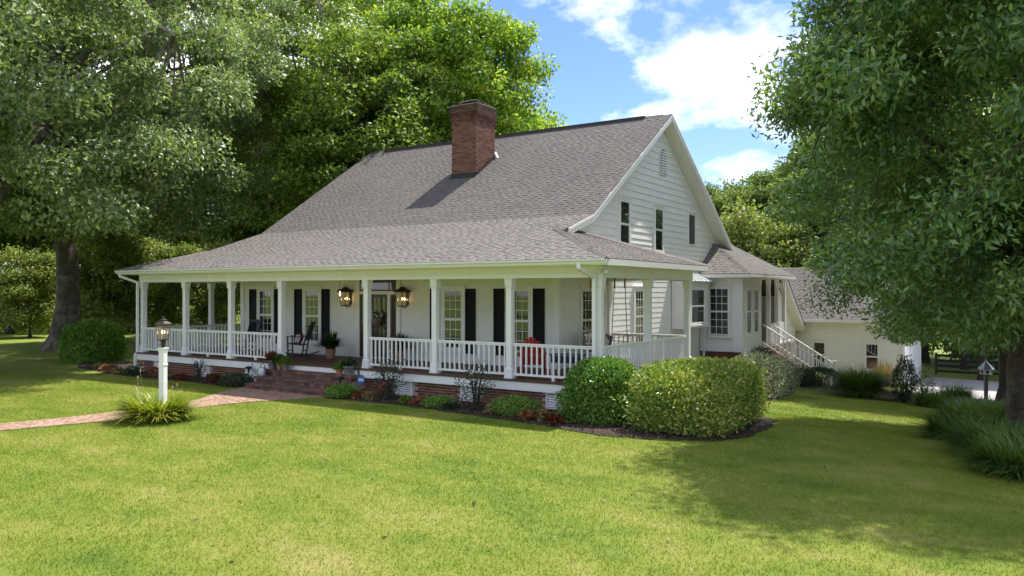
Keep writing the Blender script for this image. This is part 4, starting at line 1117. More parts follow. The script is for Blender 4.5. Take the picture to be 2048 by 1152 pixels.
MB().box(GX0, GY0 - 0.52, GE - 0.14, GX1 + 0.32, GY0 - 0.41, GE - 0.01).box(GX0, GY0 - 0.409, GE - 0.15, GX1 + 0.3, GY0 - 0.03, GE - 0.12).build('gutter', M['gutter'], gar)
for x in (-0.55, 1.88):
    window(gar, (x, GY0, -1.60), (1, 0, 0), (0, -1, 0), 0.56, 1.24, cols=1, rows=1, glass='glass_side', trim=0.07, name='window')
# ------------------------------------------------------------------ brick path
up_px = [(0, 848.6), (164, 833), (253, 821.6), (384, 804), (433.6, 787.6), (480, 777), (520, 772)]
lo_px = [(0, 862.6), (246, 840), (396, 815.8), (480, 806), (560, 801), (664, 793)]
up_pts = [on_z(*p) for p in up_px]; lo_pts = [on_z(*p) for p in lo_px]
def extend(pts):
    d = (pts[0] - pts[1]).normalized(); return [pts[0] + d * 7] + pts
up_pts = extend(up_pts); lo_pts = extend(lo_pts)
up_pts.append(Vector((-11.05, -1.15, GZ))); lo_pts.append(Vector((-7.55, -1.15, GZ)))
def resample(pts, n):
    d = [0]
    for a, b in zip(pts[:-1], pts[1:]): d.append(d[-1] + (b - a).length)
    out = []
    for i in range(n):
        t = d[-1] * i / (n - 1); j = 0
        while j < len(d) - 2 and d[j + 1] < t: j += 1
        out.append(pts[j].lerp(pts[j + 1], (t - d[j]) / max(1e-6, d[j + 1] - d[j])))
    for _ in range(6):
        out = [out[0]] + [(out[i - 1] + out[i] * 2 + out[i + 1]) / 4 for i in range(1, n - 1)] + [out[-1]]
    return out
NP = 90
ua, la = resample(up_pts, NP), resample(lo_pts, NP)
PATH_POLY = [(p.x, p.y) for p in ua] + [(p.x, p.y) for p in reversed(la)]
pm = MB()
for i in range(NP - 1):
    pm.quad(*[p + Vector((0, 0, 0.012)) for p in (la[i], la[i + 1], ua[i + 1], ua[i])])
path = pm.build('brick_path', M['mortar'], kind='structure')
pb = MB(); rp = random.Random(5)
for i in range(NP * 3 - 3):
    k, fr = divmod(i, 3)
    if k >= NP - 1: break
    a0, a1 = la[k].lerp(la[k + 1], fr / 3), la[k].lerp(la[k + 1], (fr + 0.94) / 3)
    b0, b1 = ua[k].lerp(ua[k + 1], fr / 3), ua[k].lerp(ua[k + 1], (fr + 0.94) / 3)
    w = (b0 - a0).length; n = max(3, round(w / 0.2)); sh = 0.5 if i % 2 else 0
    for j in range(-1, n):
        s0, s1 = max(0, (j + sh) / n), min(1, (j + sh + 0.95) / n)
        if s1 - s0 < 0.02: continue
        h = 0.02 + rp.uniform(-0.003, 0.004); zz = Vector((0, 0, h))
        c = [a0.lerp(b0, s0), a1.lerp(b1, s0), a1.lerp(b1, s1), a0.lerp(b0, s1)]
        pb.hexa([*c, *[p + zz for p in c]])
pb.build('path_bricks', M['path'], path, kind='stuff')
def in_poly(px, py, poly):
    px = np.asarray(px); py = np.asarray(py); r = np.zeros(px.shape, bool); n = len(poly)
    for i in range(n):
        x0, y0 = poly[i]; x1, y1 = poly[(i + 1) % n]
        if y0 == y1: continue
        c = ((y0 > py) != (y1 > py)) & (px < (x1 - x0) * (py - y0) / (y1 - y0) + x0)
        r ^= c
    return r

# ------------------------------------------------------------------ grass blades on the lawn
rng = np.random.default_rng(3)
NB = 700000
bx_ = rng.uniform(-19, 12, NB); by_ = rng.uniform(-12.5, 4, NB)
nb2 = NB // 8; bx_[:nb2] = rng.uniform(0.5, 9, nb2); by_[:nb2] = rng.uniform(2, 15, nb2)
keep = ~in_poly(bx_, by_, PATH_POLY)
for poly in (BED_L, BED_R, BED_B): keep &= ~in_poly(bx_, by_, poly)
keep &= ~((by_ > -0.1) & (bx_ > -18.4) & (bx_ < 0.2))
fade = np.clip((12 - bx_) / 3, 0, 1) * np.clip((bx_ + 19) / 4, 0, 1) * np.where(bx_ > 0.5, 1, np.clip((4 - by_) / 3, 0, 1)) * np.clip((15 - by_) / 4, 0, 1)
keep &= rng.random(NB) < fade
bx_, by_ = bx_[keep], by_[keep]; NB = len(bx_)
bz_ = ground_z(bx_, by_)
ang = rng.uniform(0, 2 * np.pi, NB); hgt = rng.uniform(0.02, 0.046, NB); wid = rng.uniform(0.004, 0.008, NB)
ln = rng.normal(0, 0.6, (NB, 2)) * hgt[:, None]
v = np.empty((NB, 3, 3), np.float32)
dx_, dy_ = np.cos(ang) * wid, np.sin(ang) * wid
v[:, 0] = np.stack([bx_ - dx_, by_ - dy_, bz_ - 0.004], -1); v[:, 1] = np.stack([bx_ + dx_, by_ + dy_, bz_ - 0.004], -1)
v[:, 2] = np.stack([bx_ + ln[:, 0], by_ + ln[:, 1], bz_ + hgt], -1)
gmsh = bpy.data.meshes.new('lawn_grass')
gmsh.vertices.add(NB * 3); gmsh.vertices.foreach_set("co", v.reshape(-1))
gmsh.loops.add(NB * 3); gmsh.loops.foreach_set("vertex_index", np.arange(NB * 3, dtype=np.int32))
gmsh.polygons.add(NB); gmsh.polygons.foreach_set("loop_start", np.arange(NB, dtype=np.int32) * 3)
gmsh.update(calc_edges=True); gmsh.materials.append(M['blades'])
props(link(bpy.data.objects.new('lawn_grass', gmsh)), 'short mown sunlit grass blades of the front lawn', 'grass', kind='stuff')

# ------------------------------------------------------------------ shrubs and plants
def shrub(name, label, loc, size, n, leaf, mat, seed, boxy=0.0, group=None, cat='shrub', shell=0.55, aspect=0.5, loose=0.10, rotz=0, stems=True):
    """clipped or loose bush: leaf faces through the outer volume, stems inside"""
    rng = np.random.default_rng(seed); t = thing(name, label, cat, (loc[0], loc[1], gz(loc[0], loc[1]) if len(loc) < 3 else loc[2]), rotz, group)
    u = unit(rng.normal(size=(n, 3)))
    if boxy:
        p = np.where(u[:, 2:3] < 0, 7.0, 2 + 6 * boxy)
        nrm = np.sum(np.abs(u) ** p, 1, keepdims=True) ** (1 / p); u2 = u / nrm
    else: u2 = u
    lob = lobes(rng, 22); l_ = (lob(u)[:, None] - 0.74) / 0.36
    r = shell + (1 - shell) * rng.random((n, 1)) ** 0.5
    r = r * (1 - loose * 0.6 + loose * l_ * 1.2) + rng.normal(0, loose * 0.25, (n, 1))
    S = np.array(size) / np.array([2, 2, 2])
    pos = u2 * r * S; pos[:, 2] += S[2] * 0.98
    pos[:, 2] = np.maximum(pos[:, 2], 0.03)
    ax = unit(u * 0.8 + rng.normal(size=(n, 3)) * 0.8 + np.array([0, 0, 0.45])); nr = unit(u * 1.0 + rng.normal(size=(n, 3)) * 0.75 + np.array([0, 0, 0.7]))
    sz = leaf * rng.uniform(0.65, 1.3, n)
    leaves_object('foliage', pos, ax, nr, sz, sz * aspect, mat, t)
    if stems:
        mb = MB(); rr = random.Random(seed)
        for k in range(14):
            a = rr.uniform(0, 6.28); q = Vector((math.cos(a) * S[0] * rr.uniform(.3, .75), math.sin(a) * S[1] * rr.uniform(.3, .75), size[2] * rr.uniform(.5, .85)))
            mb.tube([(q.x * .15, q.y * .15, -0.05), q * 0.5 + Vector((0, 0, 0.08)), q], [0.018, 0.012, 0.004], 5)
        mb.build('stems', M['stem'], t)
    return t
def blades(name, label, loc, n, length, width, spread, mat, seed, cat='plant', arch=1.0, group=None, base_r=0.15, seg=4, z=None, rise=0.75, mint=0.08):
    """clump of arching strap leaves"""
    rng = np.random.default_rng(seed); t = thing(name, label, cat, (loc[0], loc[1], gz(loc[0], loc[1]) if z is None else z), 0, group)
    az = rng.uniform(0, 2 * np.pi, n); L = length * rng.uniform(0.55, 1.1, n); tilt = rng.uniform(mint, 1.0, n) * spread
    r0 = base_r * np.sqrt(rng.random(n)); th0 = az + rng.normal(0, 0.6, n)
    base = np.stack([r0 * np.cos(th0), r0 * np.sin(th0), np.zeros(n)], -1)
    d = np.stack([np.cos(az), np.sin(az), np.zeros(n)], -1); side = np.stack([-np.sin(az), np.cos(az), np.zeros(n)], -1)
    V = np.empty((n, (seg + 1) * 2, 3)); 
    for s in range(seg + 1):
        q = s / seg
        ang0 = tilt * (0.35 + arch * 1.5 * q)
        hor = L * q * np.sin(np.minimum(ang0 * (0.55), 1.45)); ver = L * (q * rise * np.cos(np.minimum(tilt * 0.8, 1.3)) - arch * 0.42 * tilt * q ** 2.3)
        c = base + d * hor[:, None] + np.array([0, 0, 1.0]) * np.maximum(ver, -0.02 + 0.02 * q)[:, None]
        w = width * (1 - q ** 2.2) * 0.5 + 0.001
        V[:, 2 * s] = c - side * w; V[:, 2 * s + 1] = c + side * w
    nv = (seg + 1) * 2
    F = np.array([[2 * s, 2 * s + 1, 2 * s + 3, 2 * s + 2] for s in range(seg)]); F = (np.arange(n)[:, None, None] * nv + F[None]).reshape(-1).astype(np.int32)
    m = bpy.data.meshes.new(name); m.vertices.add(n * nv); m.vertices.foreach_set("co", V.astype(np.float32).reshape(-1))
    m.loops.add(len(F)); m.loops.foreach_set("vertex_index", F); m.polygons.add(n * seg); m.polygons.foreach_set("loop_start", np.arange(n * seg, dtype=np.int32) * 4)
    m.update(calc_edges=True); m.materials.append(mat)
    o = bpy.data.objects.new('blades', m); link(o); attach(o, t)
    return t

shrub('clipped_shrub', 'rounded glossy bright green clipped shrub at the porch corner', (0.40, -0.55), (1.6, 1.6, 1.38), 22000, 0.075, M['leaf_box'], 21, 0.08, loose=0.12)
shrub('abelia_hedge', 'wide clipped hedge with yellow and pinkish leaves beside the side porch', (2.38, 0.2), (2.1, 3.5, 1.34), 36000, 0.08, M['leaf_abelia'], 22, 0.32, loose=0.13)
shrub('rounded_bush', 'rounded bright green bush left of the porch under the oak', on_ground(188, 722).to_tuple()[:2], (2.2, 2.1, 1.65), 13000, 0.12, M['leaf_bush'], 23, 0.1, loose=0.16)
shrub('dark_bush', 'small dark green bush tucked against the left porch corner', (-20.0, 2.6), (1.9, 1.9, 1.55), 9000, 0.07, M['leaf_dark'], 24, 0.1, loose=0.15)
shrub('variegated_shrub', 'white variegated shrub behind the clipped hedge', (1.2, 9.0), (1.9, 2.6, 1.3), 11000, 0.06, M['leaf_var'], 25, 0.1, loose=0.2)
shrub('green_shrub', 'loose dark green shrub at the wing corner foundation', (0.1, 13.1), (1.5, 1.4, 1.35), 7000, 0.06, M['leaf_rose'], 26, 0.0, loose=0.28)
p_ = on_ground(1548, 772); shrub('silver_shrub', 'loose white-flowering silvery shrub below the side stairs', p_.to_tuple()[:2], (1.9, 1.7, 1.05), 9000, 0.06, M['leaf_var'], 27, 0.0, loose=0.3)
p_ = on_ground(1602, 772); shrub('low_shrub', 'low olive shrub in front of the stair foot', p_.to_tuple()[:2], (1.1, 1.1, 0.7), 4000, 0.055, M['leaf_rose'], 28, 0.0, loose=0.25)
p_ = on_ground(1645, 775); shrub('evergreen_shrub', 'dark rounded evergreen shrub right of the stair newel posts', p_.to_tuple()[:2], (1.3, 1.25, 0.8), 6000, 0.06, M['leaf_fern'], 29, 0.1, loose=0.2)
p_ = on_ground(1722, 795); blades('ornamental_grass', 'large mounded fine green ornamental grass below the garage window', p_.to_tuple()[:2], 5200, 1.7, 0.014, 1.2, M['blade_grass'], 30, 'ornamental grass', 0.9, base_r=0.4, mint=0.3, rise=0.85)
p_ = on_ground(1768, 772); blades('plume_grass', 'pale yellow plume grass behind the mounded grass', p_.to_tuple()[:2], 900, 1.7, 0.014, 0.7, M['leaf_tan'], 31, 'ornamental grass', 0.8, base_r=0.2)
p_ = on_ground(1808, 806); shrub('tall_perennial', 'upright dark leafy perennial beside the garage corner', p_.to_tuple()[:2], (0.7, 0.7, 1.5), 2600, 0.10, M['leaf_rose'], 32, 0.0, loose=0.4, aspect=0.3)
p_ = on_ground(1848, 808); shrub('thin_perennial', 'thin flowering perennial by the driveway edge', p_.to_tuple()[:2], (0.6, 0.6, 1.25), 1100, 0.08, M['leaf_var'], 33, 0.0, loose=0.4, aspect=0.3)
for i, (px, py, lab) in enumerate(((1912, 800, 'dark low grass clump beside the driveway near the birdhouse post'), (1868, 815, 'short grass tuft on the bed edge by the driveway'))):
    p_ = on_ground(px, py); blades('edging_grass', lab, p_.to_tuple()[:2], 1500, 0.95, 0.014, 1.1, M['blade_grass'], 34 + i, 'ornamental grass', 0.9, base_r=0.5)
for i, (px, py, lab) in enumerate(((1935, 885, 'large arching green grass clump at the left edge of the right bed'), (2005, 915, 'arching grass clump nearest the viewer at the right edge of the picture'), (1975, 840, 'arching grass clump between the birdhouse post and the tree trunk'), (2060, 950, 'arching grass clump cut off by the right edge of the picture'), (1945, 845, 'arching grass clump at the back of the right bed'))):
    p_ = on_ground(px, py); blades('fountain_grass', lab, p_.to_tuple()[:2], 2400, 0.95, 0.03, 1.15, M['blade_grass'], 40 + i, 'ornamental grass', 0.9, base_r=0.6, group='fountain grasses in the right bed', rise=0.85, mint=0.3)
# bed plants along the porch
lp = on_z(326, 836)
blades('daylily_clump', 'yellow-green arching strap leaves round the foot of the lamp post', (lp.x + 0.15, lp.y - 0.25), 1400, 0.95, 0.036, 1.15, M['blade_daylily'], 50, 'plant', 1.0, base_r=0.5, mint=0.38, rise=0.95)
stk = MB(); rr = random.Random(4)
dt = thing('flower_stalks', 'dry thin flower stalks rising from the lamp post clump', 'flower stalks', (lp.x - 0.1, lp.y - 0.1, GZ))
for (dx, dy, h) in ((-0.55, -0.05, 1.02), (-0.25, -0.3, 0.9), (0.62, 0.1, 0.75), (0.75, -0.1, 0.72)):
    stk.tube([(dx * .5, dy * .5, 0), (dx * .9, dy, h * .6), (dx, dy, h)], 0.005, 4); stk.lathe([(0.002, h), (0.02, h + 0.02), (0.015, h + 0.06), (0.002, h + 0.08)], (dx, dy, 0), 6)
stk.build('stalks', M['bamboo'], dt)
def small_plant(name, label, x, y, w, h, mat, seed, n=500, leaf=0.06, asp=0.7, cat='plant', group=None, loose=0.25):
    return shrub(name, label, (x, y), (w, w, h), n, leaf, mat, seed, 0, group, cat, 0.3, asp, loose, stems=False)
PL = [(-18.9, -0.55, .5, .4, 'leaf_coral'), (-18.2, -0.75, .5, .35, 'leaf_tan'), (-19.9, -0.25, .45, .35, 'leaf_coral'), (-20.7, 0.0, .45, .3, 'leaf_tan'), (-17.6, -0.55, .6, .45, 'leaf_rose'), (-16.4, -0.5, .5, .5, 'leaf_coral'), (-15.6, -0.6, .6, .4, 'leaf_tan'), (-14.6, -0.75, .55, .3, 'leaf_redf'), (-13.2, -0.6, .5, .45, 'leaf_redf'),
      (-6.75, -0.75, .45, .35, 'leaf_coral'), (-6.3, -0.8, .45, .3, 'leaf_tan'), (-5.0, -0.85, .35, .3, 'leaf_lime'), (-4.55, -0.85, .45, .3, 'leaf_coral'), (-2.15, -1.1, .35, .4, 'leaf_tan'), (-1.05, -1.25, .5, .3, 'leaf_coral'), (-0.72, -1.15, .35, .35, 'leaf_tan'), (-0.25, -1.45, .5, .3, 'leaf_redf'), (-3.5, -0.95, .5, .25, 'leaf_rose')]
CN = {'leaf_coral': ('coleus', 'orange-red coleus'), 'leaf_tan': ('caladium', 'pale tan and cream leafy plant'), 'leaf_redf': ('red_flower', 'low red flowering plant'), 'leaf_rose': ('low_plant', 'low dark green plant'), 'leaf_lime': ('lime_plant', 'lime green leafy plant')}
def where(x):
    if x < -17: return 'left porch corner downspout'
    i = min(range(len(VENTS)), key=lambda i: abs((VENTS[i][0] + VENTS[i][1]) / 2 - x))
    return ('first', 'second', 'third', 'fourth', 'fifth', 'sixth')[i] + ' porch vent from left'
seen_lab = {}
for i, (x, y, w, h, m) in enumerate(PL):
    nm, ds_ = CN[m]; lab = f'{ds_} by the {where(x)}'
    if lab in seen_lab: lab = f'{ds_}, further right, by the {where(x)}'
    if lab in seen_lab: lab = f'{ds_}, rightmost, by the {where(x)}'
    seen_lab[lab] = 1
    small_plant(nm, lab, x, y - 0.15, w * 0.8, h * 0.62, M[m], 60 + i, 300, 0.08, 0.75)
small_plant('leafy_perennial', 'bushy green perennial left of the brick steps', -11.85, -0.85, 1.0, .38, M['leaf_rose'], 90, 1500, .06)
small_plant('leafy_perennial', 'bushy green perennial right of the brick steps', -7.2, -1.05, .85, .38, M['leaf_bush'], 91, 1300, .06)
small_plant('leafy_perennial', 'spreading green perennial below the fifth foundation vent', -3.9, -0.95, .9, .28, M['leaf_bush'], 92, 1200, .05)
small_plant('leafy_perennial', 'wide feathery green perennial left of the sixth foundation vent', -1.7, -0.95, 1.15, .42, M['leaf_bush'], 93, 2200, .05)
for i, (x, y, w, h, lab) in enumerate(((-5.95, -0.6, .95, 1.15, 'rose bush with dark leaves before the fourth foundation vent'), (-2.95, -0.8, 1.05, 1.2, 'taller rose bush with dark leaves right of the fifth foundation vent'), (-14.3, -0.45, .5, .75, 'small rose bush before the second foundation vent'))):
    o = shrub('rose_bush', lab, (x, y), (w * .85, w * .85, h), 1000 if w > .6 else 300, .055, M['leaf_rose'], 95 + i, 0, None, 'rose bush', 0.15, .6, .5)
    rf = MB(); rr = random.Random(i)
    for k in range(3 if i == 0 else 0):
        rf.lathe([(0.01, 0), (0.04, 0.02), (0.045, 0.05), (0.02, 0.07)], (rr.uniform(-.2, .2), -0.3, rr.uniform(.2, .5)), 7)
    if rf.v: rf.build('blooms', M['red_fabric'], o, True)

rg = np.random.default_rng(12); cxy = np.concatenate([rg.uniform([-23.5, -2.4], [4.4, 0.2], (16000, 2)), rg.uniform([1, -0.5], [14, 20], (9000, 2))])
cxy = cxy[in_poly(cxy[:, 0], cxy[:, 1], BED_L) | in_poly(cxy[:, 0], cxy[:, 1], BED_R) | in_poly(cxy[:, 0], cxy[:, 1], BED_B)]
cp = np.concatenate([cxy, (ground_z(cxy[:, 0], cxy[:, 1]) + rg.uniform(0.022, 0.045, len(cxy)))[:, None]], 1)
ch = leaves_object('bark_chips', cp, rg.normal(size=cp.shape) * [1, 1, .25], rg.normal(size=cp.shape) * .4 + [0, 0, 1], rg.uniform(.03, .09, len(cp)), .03, M['chips'], None, kind='stuff')
lx = rg.uniform([-14, -13], [9, 5], (260, 2)); lx = lx[~(in_poly(lx[:, 0], lx[:, 1], BED_R) | in_poly(lx[:, 0], lx[:, 1], BED_L) | ((lx[:, 1] > -0.2) & (lx[:, 0] < 0.2)))]
lq = np.concatenate([lx, (ground_z(lx[:, 0], lx[:, 1]) + 0.045)[:, None]], 1)
props(leaves_object('fallen_leaves', lq, rg.normal(size=lq.shape) * [1, 1, .3], rg.normal(size=lq.shape) * .5 + [0, 0, 1], rg.uniform(.05, .1, len(lq)), .045, M['leaf_tan'], None, kind='stuff'), 'scattered fallen leaves on the mown lawn', 'leaves')
props(ch, 'loose brown bark chips scattered over the planting beds', 'mulch')
# ------------------------------------------------------------------ lamp post
def lantern_cage(mb_f, mb_g, w0, w1, z0, z1, bar=0.012):
    c0 = [(sx * w0, sy * w0, z0) for sx, sy in ((-1, -1), (1, -1), (1, 1), (-1, 1))]; c1 = [(sx * w1, sy * w1, z1) for sx, sy in ((-1, -1), (1, -1), (1, 1), (-1, 1))]
    for i in range(4):
        j = (i + 1) % 4
        mb_f.bar(c0[i], c1[i], bar, bar); mb_f.bar(c0[i], c0[j], bar, bar); mb_f.bar(c1[i], c1[j], bar, bar)
        mb_g.quad(c0[i], c0[j], c1[j], c1[i])
lamp = thing('lamp_post', 'white square lamp post with lit bronze lantern on the front lawn', 'lamp post', (lp.x, lp.y, GZ), 0.32)
r2 = math.sqrt(2)
MB().lathe([(0.064 * r2, -0.1), (0.064 * r2, 1.2), (0.075 * r2, 1.205), (0.075 * r2, 1.235), (0.064 * r2, 1.25), (0.064 * r2, 1.48), (0.076 * r2, 1.55), (0.086 * r2, 1.585), (0.086 * r2, 1.61)], (0, 0, 0), 4, math.pi / 4).build('post', M['trim'], lamp)
MB().lathe([(0.04, 1.61), (0.04, 1.74), (0.055, 1.75), (0.055, 1.77), (0.08, 1.79)], (0, 0, 0), 12).build('fitter', M['black_metal'], lamp, True)
f_, g_ = MB(), MB(); lantern_cage(f_, g_, 0.075, 0.115, 1.80, 2.14); f_.box(-0.08, -0.08, 1.785, 0.08, 0.08, 1.80); f_.build('cage', M['bronze'], lamp)
g_.build('glass', M['lantern_glass'], lamp)
MB().lathe([(0.135 * r2, 2.14), (0.135 * r2, 2.155), (0.06 * r2, 2.215), (0.05 * r2, 2.22), (0.06 * r2, 2.25), (0.02, 2.275), (0.028, 2.30), (0.012, 2.335)], (0, 0, 0), 4, math.pi / 4).build('lantern_roof', M['bronze'], lamp)
for dx in (-0.03, 0.03):
    cd = MB().lathe([(0.011, 1.80), (0.011, 1.93), (0.008, 1.935)], (dx, 0, 0), 8).build('candle', M['cream_fabric'], lamp)
    MB().lathe([(0.004, 1.935), (0.014, 1.955), (0.011, 1.985), (0.002, 2.01)], (dx, 0, 0), 8).build('bulb', M['bulb'], cd, True)

# wall lanterns either side of the door
def wall_lantern(x, label):
    t = thing('wall_lantern', label, 'lantern', (x, WY - 0.03, 1.66), 0, 'wall lanterns beside the front door')
    MB().box(-0.055, -0.02, 0.08, 0.055, 0.0, 0.55).build('back_plate', M['black_metal'], t)
    f, g = MB(), MB(); lantern_cage(f, g, 0.105, 0.165, 0.06, 0.50, 0.016)
    f.v = [(a, b - 0.23, c) for a, b, c in f.v]; g.v = [(a, b - 0.23, c) for a, b, c in g.v]
    f.box(-0.11, -0.34, 0.035, 0.11, -0.12, 0.058); f.build('cage', M['black_metal'], t); g.build('glass', M['lantern_glass'], t)
    MB().lathe([(0.20 * r2, 0.50), (0.20 * r2, 0.52), (0.085 * r2, 0.61), (0.07 * r2, 0.615), (0.07 * r2, 0.655), (0.05 * r2, 0.66)], (0, -0.23, 0), 4, math.pi / 4).build('lantern_roof', M['black_metal'], t)
    MB().tube([(-0.05, -0.23, 0.65), (-0.05, -0.23, 0.73), (0.05, -0.23, 0.73), (0.05, -0.23, 0.65)], 0.007, 6).build('hanging_loop', M['black_metal'], t)
    MB().tube([(0, -0.01, 0.15), (0, -0.04, 0.02), (0, -0.14, -0.02), (0, -0.23, 0.03)], 0.012, 8).build('arm', M['black_metal'], t)
    for dx in (-0.04, 0.0, 0.045):
        cd = MB().lathe([(0.012, 0.06), (0.012, 0.24), (0.008, 0.245)], (dx, -0.23 + abs(dx), 0), 8).build('candle', M['cream_fabric'], t)
        MB().lathe([(0.004, 0.245), (0.017, 0.265), (0.013, 0.30), (0.002, 0.325)], (dx, -0.23 + abs(dx), 0), 8).build('bulb', M['bulb'], cd, True)
wall_lantern(-10.62, 'black wall lantern with lit candles left of the front door')
wall_lantern(-8.13, 'black wall lantern with lit candles right of the front door')
pt = thing('pendant_light', 'small bronze pendant hanging from the porch ceiling before the door', 'pendant light', (-9.62, 1.25, 2.02), 0.3)
MB().tube([(0, 0, 0.22), (0, 0, 0.62)], 0.006, 6).lathe([(0.05, 0.60), (0.05, 0.62)], n=10).build('rod', M['bronze'], pt)
MB().lathe([(0.02, 0.24), (0.10, 0.19), (0.11, 0.17), (0.03, 0.16)], n=6).build('hood', M['bronze'], pt); MB().lathe([(0.01, 0.02), (0.022, 0.05), (0.018, 0.1), (0.006, 0.16)], n=10).build('bulb', M['bulb'], pt, True)

# door basket of white flowers
db = thing('door_basket', 'hanging basket of white flowers on the front door', 'flower basket', (-9.32, WY - 0.06, 1.05))
MB().lathe([(0.06, 0), (0.14, 0.08), (0.17, 0.26), (0.15, 0.27), (0.02, 0.25)], (0, -0.10, 0), 14).build('basket', M['post_wood'], db, True)
MB().tube([(0, -0.1, 0.3), (-0.02, -0.02, 0.95)], 0.012, 6).build('ribbon', M['cream_fabric'], db)
rg = np.random.default_rng(8); pz = unit(rg.normal(size=(420, 3))) * rg.random((420, 1)) * np.array([.22, .12, .16]) + np.array([0, -.12, .32])
leaves_object('leaves', pz, rg.normal(size=(420, 3)), rg.normal(size=(420, 3)) + [0, -1, 1], .08, .04, M['leaf_fern'], db)
pz = unit(rg.normal(size=(90, 3))) * np.array([.22, .12, .13]) * .95 + np.array([0, -.14, .36]); leaves_object('flowers', pz, rg.normal(size=(90, 3)), rg.normal(size=(90, 3)) + [0, -2, 1], .07, .06, M['petal_white'], db)

# ------------------------------------------------------------------ chairs
def rocker(name, label, loc, rotz, mat, pillow=None, solid=None, group=None):
    t = thing(name, label, 'rocking chair', loc, rotz, group)      # front faces -Y
    w = 0.27
    for s in (-1, 1):
        pts = [(s * w, -0.48, 0.075), (s * w, -0.2, 0.035), (s * w, 0.1, 0.022), (s * w, 0.4, 0.06), (s * w, 0.62, 0.14)]
        mb = MB()
        for a, b in zip(pts[:-1], pts[1:]): mb.bar(a, b, 0.04, 0.04)
        mb.build('runner', mat, t)
        MB().bar((s * w, -0.28, 0.05), (s * w, -0.30, 0.66), 0.042, 0.042, (0, 1, 0)).build('front_leg', mat, t)
        MB().bar((s * w, 0.18, 0.03), (s * (w - 0.01), 0.26, 0.5), 0.042, 0.042, (0, 1, 0)).bar((s * (w - 0.01), 0.25, 0.47), (s * (w - 0.02), 0.50, 1.18), 0.04, 0.042, (0, 1, 0)).build('back_post', mat, t)
        MB().bar((s * (w + 0.015), -0.36, 0.675), (s * (w + 0.005), 0.32, 0.66), 0.075, 0.022).build('arm', mat, t)
    se = MB()
    for k in range(7): se.bar((-w, -0.30 + k * 0.085, 0.43 - k * 0.008), (w, -0.30 + k * 0.085, 0.43 - k * 0.008), 0.075, 0.02)
    se.build('seat', mat, t)
    MB().bar((-w, -0.29, 0.2), (w, -0.29, 0.2), 0.03, 0.03).bar((-w, 0.21, 0.2), (w, 0.21, 0.2), 0.03, 0.03).build('stretcher', mat, t)
    MB().bar((-w, 0.285, 0.565), (w, 0.285, 0.565), 0.03, 0.07).bar((-w, 0.47, 1.10), (w, 0.47, 1.10), 0.03, 0.11).build('crest_rail', mat, t)
    for k in range(7):
        x = -0.2 + k * 0.4 / 6
        MB().bar((x, 0.29, 0.58), (x, 0.465, 1.07), 0.04, 0.014, (1, 0, 0)).build('slat', solid or mat, t)
    return t
def cushion_mesh(w, h, d, puff=0.5):
    mb = MB(); N_ = 9
    for sgn in (1, -1):
        vs_ = []
        for j in range(N_):
            for i in range(N_):
                u, v_ = i / (N_ - 1) * 2 - 1, j / (N_ - 1) * 2 - 1
                e = max(0, (1 - u ** 4) * (1 - v_ ** 4)) ** 0.6
                k = 1 - 0.06 * (u * u * (1 - v_ * v_) * 0 + (1 - abs(u)) * abs(v_) + (1 - abs(v_)) * abs(u))
                vs_.append((u * w / 2 * k, sgn * d / 2 * e, v_ * h / 2 * k))
        fs = []
        for j in range(N_ - 1):
            for i in range(N_ - 1):
                a = j * N_ + i; q = (a, a + 1, a + N_ + 1, a + N_); fs.append(q if sgn < 0 else q[::-1])
        mb.add(vs_, fs)
    return mb
def pillow(label, loc, rot, w, h, d, mat, stripes=None):
    mb = cushion_mesh(w, h, d); o = mb.build('pillow', mat, smooth_=True, label=label, cat='pillow')
    o.location = loc; o.rotation_euler = rot
    if stripes:
        for k, (x0, x1, m2) in enumerate(stripes):
            s = cushion_mesh(w * (x1 - x0), h * 0.97, d * 1.06); s.v = [(x + w * ((x0 + x1) / 2 - .5), y, z) for x, y, z in s.v]
            q = s.build('stripe', m2, smooth_=True); q.parent = o
    return o
rocker('rocking_chair', 'black rocking chair with a red and cream striped pillow beside the steps', (-12.15, 1.85, 0), -1.0, M['black_paint'])
pillow('red and cream striped pillow on the black rocking chair', (-12.13, 1.86, 0.60), (-0.25, 0, -1.0), 0.52, 0.34, 0.15, M['red_fabric'], [(0.03, 0.2, M['cream_fabric']), (0.24, 0.32, M['black_paint']), (0.68, 0.76, M['black_paint']), (0.8, 0.97, M['cream_fabric'])])
rocker('rocking_chair', 'navy backed rocking chair at the left end of the porch', (-15.0, 2.0, 0), 0.15, M['black_paint'], solid=M['navy'])
